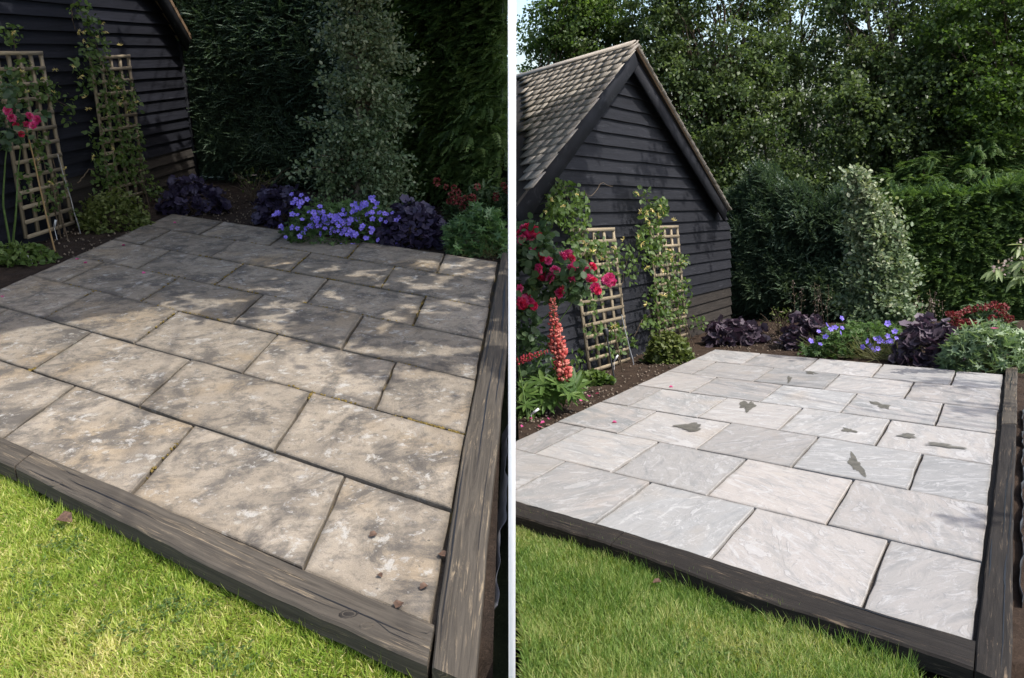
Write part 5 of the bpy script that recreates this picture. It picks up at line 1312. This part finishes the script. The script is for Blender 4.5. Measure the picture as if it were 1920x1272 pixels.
def rosebush(plot, basepx, blooms, leafspots, canes, Y, label, rng, s, leaf, mat, only=None):
    b_ = plot.g(*basepx, -.03); t = thing(plot, 'rose_bush', label, 'rose', b_, 'climbing roses')
    S_ = []
    for c in canes:
        p = np.array([b_ + rng.normal(0, .02, 3) * (1, 1, 0)] + [plot.at(x, y, Y + rng.normal(0, .05)) for x, y in c]); dd = np.concatenate([[0], np.cumsum(np.linalg.norm(np.diff(p, axis=0), axis=1))]); tt = np.linspace(0, dd[-1], 12)
        S_.append(tube(np.column_stack([np.interp(tt, dd, p[:, i]) for i in range(3)]), np.linspace(.012, .004, 12), 6))
    part(t, 'canes', *merge(*S_), 'green_stem')
    pos = []
    for x, y, rx, ry, n in leafspots:
        a = rng.uniform(0, 6.28, n); r_ = np.sqrt(rng.uniform(0, 1, n)); pos += [plot.at(xx, yy, Y + rng.normal(0, .16)) for xx, yy in zip(x + rx * r_ * np.cos(a), y + ry * r_ * np.sin(a))]
    pos = np.array(pos); N = len(pos); foliage(plot, t, 'leaves', pos, rvec(rng, N) + np.array([0, 0, -.2]), np.array([0, -.5, 1.0]) + rvec(rng, N) * .7, leaf, ROUND, mat, rng)
    for i, (x, y) in enumerate(blooms):
        p = plot.at(x, y, Y - .2 + rng.normal(0, .06))
        if not plot.keep(p, .06)[0]: continue
        nr = np.array([[rng.normal(0, .5), -1, .7 + rng.normal(0, .3)]]); inst(t, 'bloom', ROSE[rng.integers(0, 3) if only is None else only], p, frames(rvec(rng, 1), nr)[0], s * rng.uniform(.8, 1.15))
zr = lambda l: [(960 + x / 2.65, 340 + y / 2.65) for x, y in l]
Yr = R.g(1000, 745)[1] - .25
rosebush(R, (985, 770), zr([(28, 230), (78, 230), (65, 262), (128, 270), (50, 290), (100, 325), (165, 380), (195, 400), (138, 435), (265, 370), (295, 385), (292, 432), (200, 460), (145, 487), (185, 480), (292, 487), (375, 450), (400, 425), (378, 478), (405, 495), (470, 490), (495, 500), (425, 545), (35, 535), (72, 580), (30, 590), (65, 625), (105, 620), (222, 568), (250, 545), (45, 610), (250, 375), (60, 240), (110, 245), (40, 262), (85, 285), (280, 362), (310, 420), (305, 445), (175, 470), (215, 445), (390, 485), (415, 530), (485, 480), (240, 555), (55, 590), (90, 600), (20, 545), (150, 375), (180, 395)]),
         [(990, 450, 30, 40, 150), (1010, 480, 50, 30, 190), (1050, 510, 60, 28, 190), (1040, 545, 50, 25, 130), (985, 530, 24, 60, 140), (1080, 530, 40, 24, 110), (985, 610, 28, 40, 110), (1000, 660, 36, 40, 110), (1010, 440, 30, 24, 90), (990, 710, 24, 30, 60)],
         [[(985, 690), (1000, 600), (1010, 540), (990, 460)], [(975, 690), (995, 620), (1060, 560), (1110, 530)], [(1000, 700), (1050, 600), (1080, 560), (1085, 500)], [(972, 700), (970, 600), (985, 570)]], Yr, 'climbing rose with many crimson and pink blooms at the shed corner', rS, .086, .075, 'rose_leaf')
Yl = L.g(40, 470)[1] - .12
rosebush(L, (25, 475), [(14, 208), (22, 222), (30, 235), (55, 218), (50, 232), (70, 225), (40, 252), (62, 236)], [(20, 215, 30, 30, 60), (30, 255, 30, 22, 40), (12, 180, 22, 40, 60), (5, 260, 16, 30, 30), (80, 215, 14, 14, 14)], [[(30, 400), (34, 320), (40, 260)], [(5, 380), (10, 300), (20, 225)]], Yl, 'rose with a few red blooms before the left trellis', rS, .055, .06, 'rose_leaf', None)

# ---- lupins
def lupin(plot, basepx, spikes, label, rng, Y, leaves, group='lupins', lsize=.16):
    b_ = plot.g(*basepx, -.03); t = thing(plot, 'lupin', label, 'lupin', b_, group)
    for (x0, y0, x1, y1, r0, mat) in spikes:      # foot and tip of the flower spike in px
        a = plot.at(x0, y0, Y + rng.normal(0, .04)); c = plot.at(x1, y1, Y + rng.normal(0, .04)); sc = np.linalg.norm(a - CAM) / F
        mid = (b_ + a) / 2 + np.array([0, -.02, 0]); V, Fc = tube([b_, mid, a, c], [.008, .007, .006, .003], 6); part(t, 'stem', V, Fc, 'green_stem')
        ln = np.linalg.norm(c - a); ax = norm(c - a); tiers = max(8, int(ln / .026)); pos, nn_, ss = [], [], []
        ref = norm(np.cross(ax, [0.2, 1, .1])); rf2 = np.cross(ax, ref)
        for i in range(tiers):
            q = i / (tiers - 1); rr = r0 * sc * (1 - .55 * q ** 1.6); m = 9
            for k in range(m):
                an = 2 * math.pi * (k + .5 * (i % 2)) / m; rv = ref * math.cos(an) + rf2 * math.sin(an)
                if rng.uniform() < .12: continue
                rv = norm(rv + rng.normal(0, .25, 3)); pos.append(a + ax * ln * q + rv * rr * rng.uniform(.55, .85) + rng.normal(0, .004, 3)); nn_.append(rv); ss.append(rr * .44 * rng.uniform(.6, 1.3))
        pos = np.array(pos); nn_ = np.array(nn_); N = len(pos)
        PV = OCT[0] * (.6, 1.25, .75)
        V, Fc = scatter((PV, OCT[1]), pos, frames(nn_ + ax * .5, np.tile(ax, (N, 1)) + .01), np.array(ss)); part(t, 'flower_spike', V, Fc, mat, rnd=np.repeat(rng.uniform(0, 1, N), 8))
    # fans of narrow leaflets
    pos, dirs, nr = [], [], []
    for x, y in leaves:
        c = plot.at(x, y, Y + rng.normal(0, .1)); tilt = norm(np.array([rng.normal(0, .5), -.5 + rng.normal(0, .3), 1])); u_ = norm(np.cross(tilt, [1, .2, 0])); v_ = np.cross(tilt, u_)
        for k in range(9):
            an = 2 * math.pi * k / 9; pos.append(c); dirs.append(u_ * math.cos(an) + v_ * math.sin(an) + tilt * .15); nr.append(tilt)
    pos = np.array(pos); foliage(plot, t, 'leaves', pos, np.array(dirs), np.array(nr), lsize, NARROW, 'lupin_leaf', rng)
    S_ = [tube(limb(b_, pos[i * 9], rng, 4, .05), [.005, .004, .004, .003], 4) for i in range(len(leaves))]
    part(t, 'leaf_stalks', *merge(*S_), 'green_stem')
Yp = R.g(1035, 762)[1]
lv = [(rS.normal(1032, 24), rS.normal(733, 17)) for _ in range(30)]
lupin(R, (1035, 768), [(1042, 660, 1036, 560, 11.5, 'lupin_flower'), (1059, 710, 1046, 612, 14, 'lupin_flower'), (1042, 690, 1041, 648, 5.5, 'lupin_fade')], 'lupin with tall coral pink flower spikes before the shed', rS, Yp - .1, lv)
lupin(R, (990, 790), [(972, 678, 1026, 658, 7, 'lupin_fade')], 'lupin with one dull red drooping spike at the divide', rS, R.g(990, 790)[1] + .1, [(990, 740), (985, 760), (1000, 755), (980, 735)])

# ---- pale leafy branch entering at the right edge
def pale_branch():
    Y = 8.2; root = R.g(1990, 690, 0); root[1] = Y; root[0] = R.at(1990, 600, Y)[0]; root[2] = -.05
    t = thing(R, 'pale_leafed_shrub', 'shrub with pale drooping leaves reaching in at the right edge', 'shrub', root)
    S_ = []; pos = []; fpos = []
    for c in ([(1985, 520), (1950, 495), (1925, 488), (1900, 492), (1875, 503), (1858, 508)], [(1990, 480), (1950, 462), (1925, 458), (1908, 462)], [(1990, 540), (1955, 520), (1925, 515), (1900, 522)]):
        p = np.array([root] + [R.at(x, y, Y + rS.normal(0, .08)) for x, y in c]); S_.append(tube(p, np.linspace(.014, .003, len(p)), 5))
        for k in range(1, len(p) - 1):
            for _ in range(11): t_ = rS.uniform(); pos.append(p[k] * (1 - t_) + p[k + 1] * t_)
        fpos += [p[-2], p[-3]]
    part(t, 'branches', *merge(*S_), 'twig'); pos = np.array(pos); N = len(pos)
    d = np.column_stack([rS.normal(-.35, .5, N), rS.normal(-.1, .5, N), rS.normal(-.65, .35, N)]); foliage(R, t, 'leaves', pos, d, np.array([0, -.5, 1.0]) + rvec(rS, N) * .5, .16, NARROW, 'pale_branch', rS)
    fp = np.vstack([q + rS.normal(0, .04, (16, 3)) for q in fpos]); foliage(R, t, 'flower_heads', fp, rvec(rS, len(fp)), rvec(rS, len(fp)), .035, ROUND, 'tiny_cream', rS)
pale_branch()

# ---- canes, stakes, tags, garden light
def stick(plot, a, b, Ya, Yb, r0, mat, name, label, cat, group=None):
    p0 = plot.g(*a, -.06) if Ya is None else plot.at(*a, Ya); p1 = plot.at(*b, Yb); n = 8; pts = p0 + (p1 - p0) * np.linspace(0, 1, n)[:, None] + np.random.default_rng(int(a[0])).normal(0, .0025, (n, 3))
    V, Fc = tube(pts, np.linspace(r0, r0 * .8, n), 6); V = np.vstack([V, [p0], [p1]]); F2 = [tuple(f) for f in Fc] + [(5, 4, 3, 2, 1, 0)] + [tuple((n - 1) * 6 + j for j in range(6))]
    return solo(plot, name, V, F2, mat, label, cat, group, uv=np.vstack([tubeuv(pts, 6), [[0, 0]], [[0, 0]]]), base=p0)
gY = lambda pl, x, y: pl.g(x, y)[1]
stick(L, (103, 472), (46, 228), None, gY(L, 103, 472) + .15, .008, 'cane', 'bamboo_cane', 'long orange bamboo cane leaning before the left trellis', 'cane')
stick(L, (128, 452), (96, 345), None, gY(L, 128, 452) + .2, .007, 'twig', 'bamboo_cane', 'brown cane nearest the white metal stake by the left trellis', 'cane', 'short brown canes')
stick(L, (114, 448), (92, 335), None, gY(L, 114, 448) + .2, .006, 'twig', 'bamboo_cane', 'thin brown cane between orange cane and other cane', 'cane', 'short brown canes')
stick(L, (283, 402), (262, 318), None, gY(L, 283, 402) + .2, .006, 'twig', 'bamboo_cane', 'brown cane right of the rounded shrub in shade', 'cane', 'short brown canes')
stick(L, (152, 440), (108, 290), None, gY(L, 152, 440) + .2, .006, 'grey_metal', 'metal_stake', 'thin pale metal stake right of the left trellis in shade', 'stake', 'metal stakes')
stick(R, (1189, 688), (1165, 590), None, gY(R, 1189, 688) + .25, .008, 'grey_metal', 'metal_stake', 'thin pale metal stake beside the sunlit trellis', 'stake', 'metal stakes')
stick(R, (1168, 700), (1150, 612), None, gY(R, 1168, 700) + .15, .008, 'twig', 'bamboo_cane', 'brown cane beside the black garden light', 'cane', 'short brown canes')
stick(R, (1301, 653), (1284, 600), None, gY(R, 1301, 653) + .2, .008, 'twig', 'bamboo_cane', 'brown cane right of the rounded yellow green shrub', 'cane', 'short brown canes')
def gardenlight():
    b_ = R.g(1153, 718, -.04); p1 = R.at(1137, 628, b_[1] + .05)
    t = thing(R, 'garden_light', 'black spike garden light standing before the sunlit trellis', 'garden light', b_)
    V, Fc = tube([b_, p1], [.011, .011], 7); part(t, 'spike', V, Fc, 'black_metal')
    ax = norm(p1 - b_); V, Fc = tube([p1 - ax * .03, p1, p1 + ax * .055, p1 + ax * .07], [.012, .03, .036, .03], 10); part(t, 'lamp_head', V, Fc, 'black_metal')
    V, Fc = tube([p1 + ax * .07, p1 + ax * .074], [.03, .004], 10); part(t, 'cap', V, Fc, 'grey_metal')
gardenlight()
def tag_(plot, px, py, z, ang, label):
    c = plot.g(px, py, z); d = np.array([math.sin(ang), -.3, math.cos(ang)]); V, Fc, uv = bar(c - norm(d) * .05, c + norm(d) * .05, .022, .002, np.array([.2, -1, .3])); b_ = c - norm(d) * .05
    t = solo(plot, 'plant_tag', V, Fc, 'tag_white', label, 'plant tag', 'white plant tags', base=b_)
    foot = np.array([b_[0], b_[1] + .01, -.05]); V, Fc = tube([foot, b_], [.003, .003], 5); BASE[t] = b_; part(t, 'pin', V, Fc, 'tag_white')
tag_(L, 103, 420, .12, .5, 'white plant tag among the canes by the left trellis')
tag_(L, 47, 478, .04, -.8, 'white plant tag low at the left edge of the shaded bed')
tag_(R, 1155, 672, .1, .5, 'white plant tag beside the black garden light')
tag_(R, 1003, 772, .05, .9, 'white plant tag at the foot of the lupin')

# ---- fallen petals and dead leaves
def petal(plot, px, py, mat, label, s, cat, group, name, z=.007):
    c = plot.g(px, py, z); rg = np.random.default_rng(int(px * 7 + py)); PV, PF = ROUND; PV = PV * (1, 1, 3.0)
    V, Fc = scatter((PV - PV.mean(0), PF), c[None], frames(np.array([[rg.normal(), rg.normal(), .05]]), np.array([[rg.normal(0, .2), rg.normal(0, .2), 1]])), [s])
    V[:, 2] += z - .004 - V[:, 2].min(); solo(plot, name, V, Fc, mat, label, cat, group, rnd=[.4, .6])
for x, y, lb in ((328, 418, 'pink petal at the far back corner of the uncleaned patio'), (232, 460, 'pink petal at patio edge near the rounded shaded shrub'), (160, 493, 'pink petal just left of its close neighbour on uncleaned patio edge'.replace('left', 'right')), (145, 486, 'pink petal just left of its close neighbour on uncleaned patio edge'),
                 (270, 512, 'pink petal on a slab well inside the uncleaned patio'), (5, 556, 'pink petal on the uncleaned patio at the left picture edge')): petal(L, x, y, 'petal_pink', lb, .034, 'petal', 'petals on the uncleaned patio', 'fallen_petal')
for x, y, lb in ((1258, 726, 'pink petal on the clean patio nearer the rounded shrub'), (1152, 792, 'pink petal on the clean patio nearer the lupin')): petal(R, x, y, 'petal_pink', lb, .045, 'petal', 'petals on the clean patio', 'fallen_petal')
for x, y in ((1018, 793), (1105, 743), (995, 785), (1090, 752), (1012, 800), (1030, 786), (980, 800), (1120, 738)): petal(R, x, y, 'petal_pink', 'pink petal fallen on the soil below the roses', .045, 'petal', 'petals on the soil below the roses', 'fallen_petal', -.005)
for (x, y, s, lb) in ((700, 1003, .034, 'curled dry leaf on the uncleaned patio near the front corner'), (748, 1134, .04, 'brown leaf scrap beside the front sleeper corner'), (795, 1100, .034, 'dark twisted leaf scrap near the right sleeper'), (712, 1078, .025, 'tiny leaf scrap between two larger scraps on uncleaned patio'), (829, 1040, .036, 'brown dead leaf in the gap by the right sleeper')):
    petal(L, x, y, 'dry_leaf', lb, s, 'dead leaf', 'dead leaves on the uncleaned patio', 'dead_leaf')
petal(L, 120, 976, 'dry_leaf', 'dry brown leaf lying on the sunlit lawn edge', .075, 'dead leaf', None, 'dead_leaf', -.035)
petal(R, 1232, 1092, 'dry_leaf', 'dry brown leaf lying at the edge of the mid green lawn', .045, 'dead leaf', None, 'dead_leaf', -.02)
